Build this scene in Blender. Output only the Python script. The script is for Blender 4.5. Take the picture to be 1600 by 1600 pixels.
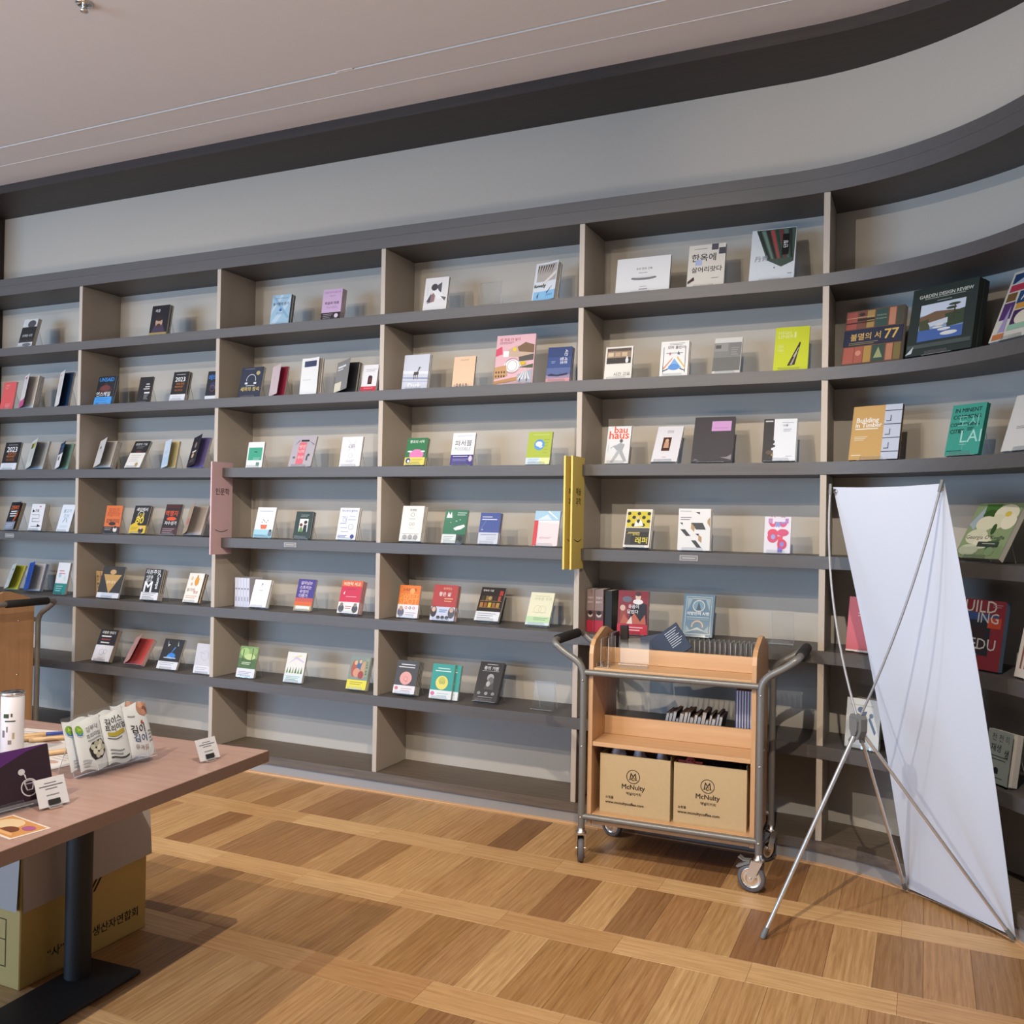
# Bookshop corner: a wall-length bookcase, two book trolleys, a blank X-banner, a display table.
# Metres, z up; x runs along the shelf wall, +y goes into the wall, z = 0 is the floor.
import bpy, math, random
from mathutils import Vector, Matrix
for o in list(bpy.data.objects):
    bpy.data.objects.remove(o)
SC = bpy.context.scene
COL = SC.collection
rnd = random.Random(7)
# ------------------------------------------------------------------ camera
def camera():
    yaw, pitch, roll = -.4243, .0092, .0176
    f = Vector((math.sin(yaw)*math.cos(pitch), math.cos(yaw)*math.cos(pitch), math.sin(pitch)))
    r0 = Vector((math.cos(yaw), -math.sin(yaw), 0)); u0 = r0.cross(f)
    r = r0*math.cos(roll) + u0*math.sin(roll); u = u0*math.cos(roll) - r0*math.sin(roll)
    cam = bpy.data.objects.new('camera', bpy.data.cameras.new('camera'))
    m = Matrix((r, u, -f)).transposed().to_4x4(); m.translation = (4.8446, -4.084, 1.4262)
    cam.matrix_world = m
    cam.data.sensor_width = 36; cam.data.lens = 1430/1600*36; cam.data.clip_start = .02
    COL.objects.link(cam); SC.camera = cam
camera()
# ------------------------------------------------------------------ light and exposure
SC.view_settings.view_transform = 'Standard'; SC.view_settings.look = 'None'
SC.view_settings.gamma = 1; SC.view_settings.use_curve_mapping = False
SC.view_settings.exposure = -0.06
SC.cycles.transparent_max_bounces = 32
SC.cycles.max_bounces = 8
SC.cycles.caustics_reflective = False; SC.cycles.caustics_refractive = False
WORLD = bpy.data.worlds.new('daylight'); SC.world = WORLD; WORLD.use_nodes = True
WORLD.node_tree.nodes['Background'].inputs[0].default_value = (.56, .76, 1.0, 1)
WORLD.node_tree.nodes['Background'].inputs[1].default_value = .12
def area(loc, target, sx, sy, energy, col):
    L = bpy.data.lights.new('window_and_fill_light', 'AREA'); L.shape = 'RECTANGLE'; L.size = sx; L.size_y = sy
    L.energy = energy; L.color = col
    o = bpy.data.objects.new('window_and_fill_light', L); COL.objects.link(o); o.location = loc
    o.rotation_euler = (Vector(target)-Vector(loc)).to_track_quat('-Z', 'Y').to_euler()
def spot(loc, target, energy, angle=120, blend=.6, col=(1, .885, .73), size=.016):
    L = bpy.data.lights.new('ceiling_spot', 'SPOT'); L.energy = energy; L.color = col
    L.spot_size = math.radians(angle); L.spot_blend = blend; L.shadow_soft_size = size
    o = bpy.data.objects.new('ceiling_spot', L); COL.objects.link(o); o.location = loc
    o.rotation_euler = (Vector(target)-Vector(loc)).to_track_quat('-Z', 'Y').to_euler()
area((-3.2, -9.4, 1.5), (2.6, 0, 1.2), 6, 2.4, 760, (.38, .635, 1))         # tall shop windows
area((1.0, -5.6, .04), (1.0, -5.3, 3.5), 9, 1.6, 265, (1, .92, .86))        # unseen fill lamp added to brighten the ceiling from below
spot((4.63, -3.2, 3.5), (3.4, -.9, .5), 370, 84, .7)                        # track spots nearer the wall
for x in (3.26, 1.89, .52, -.85):
    spot((x, -3.12, 3.5), (x, 0, .95), 105, 70, .8)
spot((2.87, -4.40, 3.48), (2.95, -.9, .6), 310, 72, .7)                     # and the row behind them
for x, tx in ((1.50, 1.9), (.12, .2), (-1.25, -.8)):
    spot((x, -4.90, 3.48), (tx, -.3, 1.2), 150, 64, .7)
spot((3.20, -4.40, 3.48), (5.0, -.3, 3.0), 185, 44, .8)                     # aimed at the top of the curve
# ------------------------------------------------------------------ materials
def lin(h):
    h = h if len(h) == 6 else ''.join(c*2 for c in h)
    return tuple((c/12.92 if c <= .04045 else ((c+.055)/1.055)**2.4) for c in (int(h[i:i+2], 16)/255 for i in (0, 2, 4)))
def mat(name, col, rough=.5, metal=0, spec=.5, noise=None, bump=None, coat=0):
    m = bpy.data.materials.new(name); m.use_nodes = True
    nt = m.node_tree; b = nt.nodes['Principled BSDF']
    c = lin(col) if isinstance(col, str) else col
    b.inputs['Base Color'].default_value = (*c, 1); b.inputs['Roughness'].default_value = rough
    b.inputs['Metallic'].default_value = metal; b.inputs['Specular IOR Level'].default_value = spec
    b.inputs['Coat Weight'].default_value = coat; b.inputs['Coat Roughness'].default_value = .12
    if noise or bump:
        tc = nt.nodes.new('ShaderNodeTexCoord'); mp = nt.nodes.new('ShaderNodeMapping')
        nt.links.new(tc.outputs['Object'], mp.inputs['Vector'])
        mp.inputs['Scale'].default_value = (noise or bump)[0]
        n = nt.nodes.new('ShaderNodeTexNoise'); n.inputs['Scale'].default_value = 1; n.inputs['Detail'].default_value = 3
        nt.links.new(mp.outputs[0], n.inputs['Vector'])
        if noise:
            r = nt.nodes.new('ShaderNodeMix'); r.data_type = 'RGBA'
            nt.links.new(n.outputs[0], r.inputs[0])
            a = noise[1]
            r.inputs[6].default_value = (*[x*(1-a) for x in c], 1); r.inputs[7].default_value = (*[min(1, x*(1+a)) for x in c], 1)
            nt.links.new(r.outputs[2], b.inputs['Base Color'])
        if bump:
            bp = nt.nodes.new('ShaderNodeBump'); bp.inputs['Strength'].default_value = bump[1]; bp.inputs['Distance'].default_value = .002
            nt.links.new(n.outputs[0], bp.inputs['Height']); nt.links.new(bp.outputs[0], b.inputs['Normal'])
    return m
def print_mat(name, rough, coat):
    m = bpy.data.materials.new(name); m.use_nodes = True
    nt = m.node_tree; b = nt.nodes['Principled BSDF']
    a = nt.nodes.new('ShaderNodeVertexColor'); a.layer_name = 'ink'
    ms = nt.nodes.new('ShaderNodeVectorMath'); ms.operation = 'SCALE'; ms.inputs['Scale'].default_value = .68   # paper white
    nt.links.new(a.outputs[0], ms.inputs[0]); nt.links.new(ms.outputs[0], b.inputs['Base Color'])
    b.inputs['Roughness'].default_value = rough; b.inputs['Specular IOR Level'].default_value = .3; b.inputs['Coat Weight'].default_value = coat; b.inputs['Coat Roughness'].default_value = .15
    return m
def acrylic_mat(name, clear, edge):
    m = bpy.data.materials.new(name); m.use_nodes = True
    nt = m.node_tree; nt.nodes.remove(nt.nodes['Principled BSDF']); out = nt.nodes['Material Output']
    t = nt.nodes.new('ShaderNodeBsdfTransparent'); t.inputs[0].default_value = (*clear, 1)
    g = nt.nodes.new('ShaderNodeBsdfGlossy'); g.inputs['Roughness'].default_value = .04
    mx = nt.nodes.new('ShaderNodeMixShader'); fr = nt.nodes.new('ShaderNodeLayerWeight'); fr.inputs[0].default_value = .18
    pw = nt.nodes.new('ShaderNodeMath'); pw.operation = 'MULTIPLY_ADD'; pw.inputs[1].default_value = .55; pw.inputs[2].default_value = .035
    nt.links.new(fr.outputs['Facing'], pw.inputs[0]); nt.links.new(pw.outputs[0], mx.inputs[0]); nt.links.new(t.outputs[0], mx.inputs[1]); nt.links.new(g.outputs[0], mx.inputs[2])
    last = mx
    if edge:
        d = nt.nodes.new('ShaderNodeBsdfDiffuse'); d.inputs[0].default_value = (.72, .76, .8, 1)
        m2 = nt.nodes.new('ShaderNodeMixShader'); m2.inputs[0].default_value = edge
        nt.links.new(mx.outputs[0], m2.inputs[1]); nt.links.new(d.outputs[0], m2.inputs[2]); last = m2
    nt.links.new(last.outputs[0], out.inputs[0])
    return m
def wood_mat(name, c1, c2, rough, grain=(6, 90, 90), per_object=None, coat=0, ring=.12):
    m = bpy.data.materials.new(name); m.use_nodes = True
    nt = m.node_tree; b = nt.nodes['Principled BSDF']; L = nt.links.new
    tc = nt.nodes.new('ShaderNodeTexCoord'); oi = nt.nodes.new('ShaderNodeObjectInfo')
    off = nt.nodes.new('ShaderNodeVectorMath'); off.operation = 'SCALE'
    cm = nt.nodes.new('ShaderNodeCombineXYZ'); L(oi.outputs['Random'], cm.inputs[0]); L(oi.outputs['Random'], cm.inputs[1]); L(oi.outputs['Random'], cm.inputs[2])
    L(cm.outputs[0], off.inputs[0]); off.inputs['Scale'].default_value = 31
    ad = nt.nodes.new('ShaderNodeVectorMath'); ad.operation = 'ADD'; L(tc.outputs['Object'], ad.inputs[0]); L(off.outputs[0], ad.inputs[1])
    mp = nt.nodes.new('ShaderNodeMapping'); mp.inputs['Scale'].default_value = grain; L(ad.outputs[0], mp.inputs[0])
    n = nt.nodes.new('ShaderNodeTexNoise'); n.inputs['Scale'].default_value = 1; n.inputs['Detail'].default_value = 5; n.inputs['Roughness'].default_value = .65; n.inputs['Distortion'].default_value = .6
    L(mp.outputs[0], n.inputs['Vector'])
    mp2 = nt.nodes.new('ShaderNodeMapping'); mp2.inputs['Scale'].default_value = tuple(g*.22 for g in grain); L(ad.outputs[0], mp2.inputs[0])
    w = nt.nodes.new('ShaderNodeTexWave'); w.wave_type = 'RINGS'; w.rings_direction = 'SPHERICAL'; w.inputs['Scale'].default_value = .8; w.inputs['Distortion'].default_value = 5; w.inputs['Detail'].default_value = 2
    L(mp2.outputs[0], w.inputs['Vector'])
    mxf = nt.nodes.new('ShaderNodeMix'); mxf.data_type = 'FLOAT'; mxf.inputs[0].default_value = ring
    L(n.outputs[0], mxf.inputs[2]); L(w.outputs[1], mxf.inputs[3])
    cr = nt.nodes.new('ShaderNodeValToRGB'); L(mxf.outputs[0], cr.inputs[0])
    cr.color_ramp.elements[0].position = .28; cr.color_ramp.elements[0].color = (*lin(c1), 1)
    cr.color_ramp.elements[1].position = .72; cr.color_ramp.elements[1].color = (*lin(c2), 1)
    last = cr.outputs[0]
    if per_object:
        c3 = nt.nodes.new('ShaderNodeValToRGB'); c3.color_ramp.interpolation = 'LINEAR'; L(oi.outputs['Random'], c3.inputs[0])
        els = c3.color_ramp.elements
        els[0].position = 0; els[0].color = (*lin(per_object[0]), 1); els[1].position = 1; els[1].color = (*lin(per_object[-1]), 1)
        for i, h in enumerate(per_object[1:-1]):
            e = els.new((i+1)/(len(per_object)-1)); e.color = (*lin(h), 1)
        mu = nt.nodes.new('ShaderNodeMix'); mu.data_type = 'RGBA'; mu.blend_type = 'MULTIPLY'; mu.inputs[0].default_value = 1
        L(c3.outputs[0], mu.inputs[6]); L(last, mu.inputs[7]); last = mu.outputs[2]
    L(last, b.inputs['Base Color'])
    b.inputs['Roughness'].default_value = rough; b.inputs['Coat Weight'].default_value = coat; b.inputs['Coat Roughness'].default_value = .25
    bp = nt.nodes.new('ShaderNodeBump'); bp.inputs['Strength'].default_value = .12; bp.inputs['Distance'].default_value = .001
    L(n.outputs[0], bp.inputs['Height']); L(bp.outputs[0], b.inputs['Normal'])
    return m
M = dict(
    linen=mat('linen_wall', (.41, .375, .33), .85, noise=((260, 260, 900), .10), bump=((400, 400, 400), .15)),
    niche=mat('niche_wall', (.475, .415, .35), .9, noise=((180, 180, 180), .04)),
    divider=mat('beige_board', (.40, .345, .29), .55, noise=((300, 300, 300), .08)),
    shelf=wood_mat('dark_grey_board', '4b4746', '514d4b', .5, (3, 60, 60)),
    soffit=wood_mat('dark_brown_board', '2f2622', '3a302b', .5, (3, 50, 50)),
    base=wood_mat('dark_oak_base', '4d4238', '675a4e', .5, (4, 70, 70)),
    plinth=mat('grey_plinth', (.25, .24, .235), .5, .1),
    ceiling=mat('ceiling_paint', (.80, .725, .69), .9, noise=((9, 9, 9), .02)),
    groove=mat('groove_black', (.02, .018, .017), .8),
    white=mat('white_trim', (.8, .78, .76), .5),
    plank=wood_mat('oak_plank', 'c4b19a', 'ffffff', .45, (5, 110, 110), ['86623f', 'c09a6c', 'a8804f', 'cca878', 'b48c60', '946c46', 'c8a272', 'a07a50', 'd0ae80'], ring=.08),
    strip=wood_mat('pale_oak_plank', 'd2c2ac', 'ffffff', .45, (5, 110, 110), ['c29a6a', 'd2ae80', 'b88e60', 'd8b688', 'cca676'], ring=.06),
    subfloor=mat('subfloor', (.06, .04, .03), .9),
    beech=wood_mat('beech_veneer', 'bd936a', 'cba37a', .4, (2.5, 40, 40), coat=.1),
    beech_side=wood_mat('beech_veneer_upright', 'b48a62', 'c29870', .4, (40, 40, 2.5), coat=.1),
    steel=mat('grey_painted_tube', (.17, .165, .155), .36, .25),
    chrome=mat('chrome', (.75, .74, .72), .16, 1),
    rubber=mat('grey_rubber', (.10, .095, .105), .6),
    grey_plastic=mat('grey_plastic', (.15, .155, .155), .42),
    foam=mat('black_foam', (.008, .008, .009), .8),
    alu=mat('aluminium_rod', (.72, .73, .74), .3, .85),
    rod=mat('grey_fibre_rod', (.30, .30, .31), .35, .2),
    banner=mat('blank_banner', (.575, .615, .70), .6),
    table=wood_mat('brown_table_laminate', '94766c', 'a6887d', .36, (3, 60, 60), coat=.1),
    table_edge=mat('table_edge_brown', '6a5247', .45, noise=((90, 90, 90), .14)),
    black=mat('black_metal', (.010, .009, .009), .6),
    kraft=mat('kraft_card', (.47, .345, .19), .75, noise=((60, 60, 60), .05)),
    yellow_card=mat('yellow_card', (.46, .31, .09), .6, noise=((40, 40, 40), .04)),
    grey_card=mat('grey_card', (.40, .35, .32), .8),
    ink=print_mat('print', .5, .05), dull=print_mat('matt_print', .7, 0),
    acrylic=acrylic_mat('acrylic', (.965, .975, .98), 0), acrylic_edge=acrylic_mat('acrylic_edge', (.9, .92, .93), .3),
    film=acrylic_mat('clear_film', (.96, .96, .96), .06),
)
# ------------------------------------------------------------------ mesh helpers
def clip01(poly):
    for ax, lim, sg in ((0, 0, 1), (0, 1, -1), (1, 0, 1), (1, 1, -1)):
        out = []
        for i in range(len(poly)):
            a, b = poly[i-1], poly[i]
            da, db = (a[ax]-lim)*sg, (b[ax]-lim)*sg
            if (da < 0) != (db < 0):
                t = da/(da-db); out.append((a[0]+(b[0]-a[0])*t, a[1]+(b[1]-a[1])*t))
            if db >= 0: out.append(b)
        poly = out
        if len(poly) < 3: return []
    return poly
class MB:
    def __init__(s): s.v = []; s.f = []; s.m = []; s.c = []; s.s = []
    def add(s, vs, fs, m=0, c=None, smooth=False, X=None):
        n = len(s.v)
        s.v += [tuple(X @ Vector(p)) for p in vs] if X else [tuple(p) for p in vs]
        for f in fs:
            s.f.append([i+n for i in f]); s.m.append(m); s.c.append(c or (1, 1, 1)); s.s.append(smooth)
        return s
    def box(s, x0, x1, y0, y1, z0, z1, m=0, c=None, X=None, edge_m=None, thin=None):
        vs = [(x, y, z) for z in (z0, z1) for y in (y0, y1) for x in (x0, x1)]
        fs = [(0, 2, 3, 1), (4, 5, 7, 6), (0, 1, 5, 4), (2, 6, 7, 3), (0, 4, 6, 2), (1, 3, 7, 5)]
        if thin is None: return s.add(vs, fs, m, c, X=X)
        for i, f in enumerate(fs): s.add([vs[k] for k in f], [(0, 1, 2, 3)], m if i//2 == {'z': 0, 'y': 1, 'x': 2}[thin] else edge_m, c, X=X)
        return s
    def bbox(s, x0, x1, y0, y1, z0, z1, b=.002, m=0, c=None, X=None):   # box with chamfered edges
        lo, hi = (x0, y0, z0), (x1, y1, z1); ctr = Vector([(p+q)/2 for p, q in zip(lo, hi)]); vs = []; ix = {}
        S = (0, 1)
        for sx in S:
            for sy in S:
                for sz in S:
                    sg = (sx, sy, sz)
                    for ax in range(3):
                        ix[sg, ax] = len(vs)
                        vs.append(tuple((hi[k] if sg[k] else lo[k])+(0 if k == ax else (-b if sg[k] else b)) for k in range(3)))
        fs = [[ix[sg, ax] for ax in range(3)] for sg in [(a_, b_, c_) for a_ in S for b_ in S for c_ in S]]
        for ax in range(3):
            o1, o2 = (ax+1) % 3, (ax+2) % 3
            def sgn(va, v1, v2):
                t = [0, 0, 0]; t[ax] = va; t[o1] = v1; t[o2] = v2; return tuple(t)
            for va in S: fs.append([ix[sgn(va, *q), ax] for q in ((0, 0), (1, 0), (1, 1), (0, 1))])
            for v1 in S:
                for v2 in S: fs.append([ix[sgn(0, v1, v2), o1], ix[sgn(1, v1, v2), o1], ix[sgn(1, v1, v2), o2], ix[sgn(0, v1, v2), o2]])
        out = []
        for f in fs:
            p = [Vector(vs[i]) for i in f]; n = (p[1]-p[0]).cross(p[2]-p[0])
            out.append(f if n.dot(sum(p, Vector())/len(p)-ctr) > 0 else f[::-1])
        return s.add(vs, out, m, c, X=X)
    def tube(s, path, r, seg=10, m=0, c=None, cap=True, X=None):
        P = [Vector(p) for p in path]; vs = []; n = len(P); ref = None
        for i, p in enumerate(P):
            d = (P[min(i+1, n-1)]-P[max(i-1, 0)]).normalized()
            if ref is None: ref = d.orthogonal().normalized()
            a = (ref-d*ref.dot(d)).normalized(); ref = a; b = d.cross(a)
            rr = r[i] if isinstance(r, (list, tuple)) else r
            vs += [p+a*(math.cos(2*math.pi*k/seg)*rr)+b*(math.sin(2*math.pi*k/seg)*rr) for k in range(seg)]
        fs = [(i*seg+k, i*seg+(k+1) % seg, (i+1)*seg+(k+1) % seg, (i+1)*seg+k) for i in range(n-1) for k in range(seg)]
        s.add(vs, fs, m, c, True, X)
        if cap:
            s.add(vs[:seg], [tuple(range(seg))[::-1]], m, c, False, X); s.add(vs[-seg:], [tuple(range(seg))], m, c, False, X)
        return s
    def lathe(s, prof, seg=24, m=0, c=None, X=None):      # (r, z) profile about z
        vs = [(r*math.cos(2*math.pi*k/seg), r*math.sin(2*math.pi*k/seg), z) for r, z in prof for k in range(seg)]
        fs = [(i*seg+k, i*seg+(k+1) % seg, (i+1)*seg+(k+1) % seg, (i+1)*seg+k) for i in range(len(prof)-1) for k in range(seg)]
        return s.add(vs, fs, m, c, True, X)
    def prism(s, poly, d0, d1, ax='y', m=0, c=None, X=None, side=None):   # polygon (a, b) pushed along an axis
        P = {'y': lambda a, b, d: (a, d, b), 'x': lambda a, b, d: (d, a, b), 'z': lambda a, b, d: (a, b, d)}[ax]
        n = len(poly); vs = [P(a, b, d0) for a, b in poly]+[P(a, b, d1) for a, b in poly]
        s.add(vs, [tuple(range(n)), tuple(range(2*n-1, n-1, -1))], m, c, X=X).add(vs, [(i, i+n, (i+1) % n+n, (i+1) % n) for i in range(n)], m if side is None else side, c, X=X)
        return s
    def obj(s, name, mats, parent=None, loc=None, rot=None):
        me = bpy.data.meshes.new(name); me.from_pydata(s.v, [], s.f)
        for m in (mats if isinstance(mats, (list, tuple)) else [mats]): me.materials.append(M[m] if isinstance(m, str) else m)
        me.polygons.foreach_set('material_index', s.m); me.polygons.foreach_set('use_smooth', s.s)
        if any(c != (1, 1, 1) for c in s.c):
            a = me.color_attributes.new('ink', 'FLOAT_COLOR', 'CORNER'); buf = []
            for p, c in zip(me.polygons, s.c): buf += [*c, 1.0]*p.loop_total
            a.data.foreach_set('color', buf)
        me.update()
        return link(bpy.data.objects.new(name, me), parent, loc, rot)
def link(o, parent=None, loc=None, rot=None):
    COL.objects.link(o)
    if parent: o.parent = parent
    if loc is not None: o.location = loc
    if rot is not None: o.rotation_euler = rot
    return o
def tag(o, label, cat, group=None):
    o['label'] = label; o['category'] = cat
    if group: o['group'] = group
    return o
def thing(name, label, cat, loc=(0, 0, 0), rot=(0, 0, 0), group=None):
    return tag(link(bpy.data.objects.new(name, None), None, loc, rot), label, cat, group)
def struct(o): o['kind'] = 'structure'; return o
def copy_tree(o, loc=None, rot=None, label=None, keep=()):
    def rec(src, parent):
        c = src.copy(); COL.objects.link(c)
        if parent: c.parent = parent
        for ch in src.children: rec(ch, c)
        return c
    r = rec(o, None)
    if loc is not None: r.location = loc
    if rot is not None: r.rotation_euler = rot
    if label: r['label'] = label
    return r
_glyph = {}
def glyphs(txt, bold):
    k = (txt, bold)
    if k not in _glyph:
        cu = bpy.data.curves.new('t', 'FONT'); cu.body = txt; cu.size = 1; cu.resolution_u = 2; cu.offset = .010 if bold and not txt.isascii() else 0
        ob = bpy.data.objects.new('t', cu); me = bpy.data.meshes.new_from_object(ob)
        v = [(p.co.x, p.co.y, 0) for p in me.vertices]; f = [tuple(p.vertices) for p in me.polygons]
        bpy.data.objects.remove(ob); bpy.data.curves.remove(cu); bpy.data.meshes.remove(me)
        if bold and txt.isascii():
            k0 = len(v); v = [q for lay, (dx, dz) in enumerate(((-.02, 0), (.02, 0), (0, .014), (0, -.014))) for q in [(p[0]+dx, p[1]+dz, lay) for p in v]]
            f = [tuple(i+k0*j for i in q) for j in range(4) for q in f]
        xs = [p[0] for p in v] or [0]; ys = [p[1] for p in v] or [0]
        cx, cy = (min(xs)+max(xs))/2, (min(ys)+max(ys))/2
        _glyph[k] = ([(x-cx, y-cy, l) for x, y, l in v], f, max(max(xs)-min(xs), 1e-3), max(max(ys)-min(ys), 1e-3))
    return _glyph[k]
def art(mb, els, w, h, m=0, X=None, y0=.0004, step=.00012):
    """flat print on a w x h face in the x-z plane that looks along -y; u, v run 0..1"""
    for i, e in enumerate(els):
        y = -(y0+step*i); k = e[0]
        def poly(p, c):
            p = clip01(p)
            if p: mb.add([(u*w, y, v*h) for u, v in p], [tuple(range(len(p)))], m, lin(c), X=X)
        if k == 'r': poly([(e[1], e[2]), (e[3], e[2]), (e[3], e[4]), (e[1], e[4])], e[5])
        elif k == 'p':
            p = e[1]; ar = sum(p[j-1][0]*p[j][1]-p[j][0]*p[j-1][1] for j in range(len(p)))
            poly(p if ar > 0 else p[::-1], e[2])
        elif k == 'e': poly([(e[1]+e[3]*math.cos(math.pi*j/8), e[2]+e[4]*math.sin(math.pi*j/8)) for j in range(16)], e[5])
        elif k == 'o':
            u, v, r, t = e[1:5]; a = w/h; n = 18
            for j in range(n):
                a0, a1 = 2*math.pi*j/n, 2*math.pi*(j+1)/n
                poly([(u+(r-t)*math.cos(a0), v+(r-t)*a*math.sin(a0)), (u+r*math.cos(a0), v+r*a*math.sin(a0)), (u+r*math.cos(a1), v+r*a*math.sin(a1)), (u+(r-t)*math.cos(a1), v+(r-t)*a*math.sin(a1))], e[5])
        elif k == 'k':
            u0, u1, v, n, g, c, hh = e[1:8]
            for j in range(n):
                uu = u1-(u1-u0)*((j*37) % 5)*.07
                poly([(u0, v-j*g), (uu, v-j*g), (uu, v-j*g+hh), (u0, v-j*g+hh)], c)
        elif k == 't':
            txt, u, v, wu, c, b, rot = e[1:8]
            gv, gf, gw, gh = glyphs(txt, b)
            s = wu*w/gw if abs(rot) != 90 else wu*h/gw
            if abs(rot) != 90 and s*gh > .45*h: s = .45*h/gh
            ca, sa = math.cos(math.radians(rot)), math.sin(math.radians(rot))
            mb.add([(u*w+(x*ca-z*sa)*s, y-l*2e-5, v*h+(x*sa+z*ca)*s) for x, z, l in gv], [f for f in gf], m, lin(c), X=X)
    return mb
# ------------------------------------------------------------------ dimensions of the wall unit
XC, RC, DEP, TH = 4.25, 1.12, .304, .053          # the curve starts at XC with radius RC; depth; shelf thickness
BAY, X_END = 1.109, -1.109
def zs(k): return (7.11-k)*.4                      # underside of shelf k (0 = header, 7 = base)
def front(x): return 0 if x <= XC else -RC+math.sqrt(max(0, RC*RC-(x-XC)**2))
def path(off, a1=84, x0=X_END, n=26):              # offset > 0 goes into the wall
    p = [(x0, off), (XC, off)]
    for i in range(1, n+1):
        a = math.radians(a1*i/n); p.append((XC+(RC+off)*math.sin(a), -RC+(RC+off)*math.cos(a)))
    return p
def strip(mb, o0, o1, z0, z1, a1=84, x0=X_END, m=0, n=26):
    A, B = path(o0, a1, x0, n), path(o1, a1, x0, n)
    for i in range(len(A)-1):
        a, b, c, d = A[i], A[i+1], B[i+1], B[i]
        mb.add([(*a, z1), (*b, z1), (*c, z1), (*d, z1)], [(0, 1, 2, 3)], m)
        mb.add([(*a, z0), (*b, z0), (*c, z0), (*d, z0)], [(3, 2, 1, 0)], m)
    k = len(A)
    mb.add([(*p, z0) for p in A]+[(*p, z1) for p in A], [(i, i+1, i+1+k, i+k) for i in range(k-1)], m, None, True)
    mb.add([(*p, z0) for p in B]+[(*p, z1) for p in B], [(i+1, i, i+k, i+1+k) for i in range(k-1)], m, None, True)
    for i, fl in ((0, 1), (-1, 0)):
        q = [(*A[i], z0), (*B[i], z0), (*B[i], z1), (*A[i], z1)]; mb.add(q, [(3, 2, 1, 0) if fl else (0, 1, 2, 3)], m)
    return mb
# ------------------------------------------------------------------ floor of separate oak planks
fl = struct(MB().box(-6, 8, -11, .5, -.06, -.0065).obj('floor', 'subfloor'))
PW, PL, SW = .1454, .425, .140                      # plank width, plank length, width of the lengthwise strips
def plank_mesh(lx, ly, m_):
    m = MB().bbox(-lx/2+.0003, lx/2-.0003, -ly/2+.0003, ly/2-.0003, -.0065, 0, .0008)
    o = m.obj('plank', m_, fl); return o
mesh_field = plank_mesh(PL, PW, 'plank'); mesh_strip = plank_mesh(.4362, SW, 'strip')
proto = {0: mesh_field, 1: mesh_strip}; near = []; far = []
for k in range(-1, 18):
    y1 = -.4555-k*(PL+SW); y0 = y1-SW               # lengthwise strip, then a field below it
    for i in range(-16, 12):
        near.append((1, 3.0405+.4362*i+.2181, (y0+y1)/2, 0))
    yc = y0-PL/2
    for i in range(-50, 34): near.append((0, 3.111+PW*i+PW/2, yc, math.pi/2))
def in_view(x, y):
    dx, dy = x-4.845, y+4.084
    fwd = -dx*.411+dy*.911; side = dx*.911+dy*.411
    return fwd > 2.25 and -.66 < side/fwd < .62 and y < .16 and x > 1.0
seen = [p for p in near if in_view(p[1], p[2])]; rest = [p for p in near if not in_view(p[1], p[2]) and p[2] < .5 and p[2] > -10.8]
used = set()
def grain_ok(o, kind, x, y, r):
    o.location = (x, y, 0); o.rotation_euler = (0, 0, r)
for kind, x, y, r in seen[:560]:
    if len(used) < 298 or kind in (0, 1):
        if kind not in used and len(used) < 2: o = proto[kind]; used.add(kind)
        else: o = proto[kind].copy(); COL.objects.link(o)
        grain_ok(o, kind, x, y, r)
mb = MB()
for kind, x, y, r in rest:
    lx, ly = (PL, PW) if kind == 0 else (.4362, SW)
    if r: lx, ly = ly, lx
    if x < -5.9 or x > 7.9: continue
    mb.box(x-lx/2+.0004, x+lx/2-.0004, y-ly/2+.0004, y+ly/2-.0004, -.0065, 0)
o = mb.obj('planks', 'plank', fl); o['kind'] = 'stuff'
# ------------------------------------------------------------------ walls, ceiling
struct(strip(MB(), DEP, DEP+.05, 0, zs(0)+.1).obj('wall_back', 'linen'))
struct(strip(MB(), DEP, DEP+.05, zs(0)+.1, 3.54).obj('wall_upper', 'niche'))
struct(MB().box(-6, X_END-.06, -.05, .35, 0, 3.6).obj('wall_left', 'niche'))
struct(MB().box(5.42, 5.6, -2.6, -1.0, 0, 3.6).obj('wall_right', 'niche'))
c = MB().box(-6, 8, -11, -.500, 3.542, 3.6).box(-6, 8, -.488, -.294, 3.542, 3.6).box(-6, 8, -.289, .5, 3.542, 3.6)
c = struct(c.obj('ceiling', 'ceiling'))
MB().box(-6, 8, -.500, -.488, 3.556, 3.6).obj('groove', 'groove', c)
MB().box(-6, 8, -.4885, -.4868, 3.5395, 3.548).obj('groove_trim', 'white', c)
MB().box(-6, 8, -.294, -.289, 3.5405, 3.6).obj('shadow_bead', 'white', c)
MB().box(2.27, 2.36, -.502, -.486, 3.540, 3.56).obj('groove_joint', 'ceiling', c)
# soffit and fascia that run over the bookcase (the front follows a slightly wider curve)
def soff(off):
    p = [(X_END-.06, off), (4.35, off)]
    for i in range(1, 19):
        a = math.radians(44*i/18); p.append((4.35+1.9*math.sin(a), off-1.9+1.9*math.cos(a)))
    return p
A = soff(-.068); B = path(DEP+.05, 84, X_END-.06, 18)
mb = MB(); k = len(A)
mb.add([(*p, 3.487) for p in A]+[(*p, 3.487) for p in B], [(i+k, i+1+k, i+1, i) for i in range(k-1)])
mb.add([(*p, 3.487) for p in A]+[(*p, 3.541) for p in A], [(i, i+1, i+1+k, i+k) for i in range(k-1)], 0, None, True)
mb.add([(*p, 3.541) for p in A]+[(*p, 3.541) for p in B], [(i, i+1, i+1+k, i+k) for i in range(k-1)])
struct(mb.obj('trim_1', 'soffit'))
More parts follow.
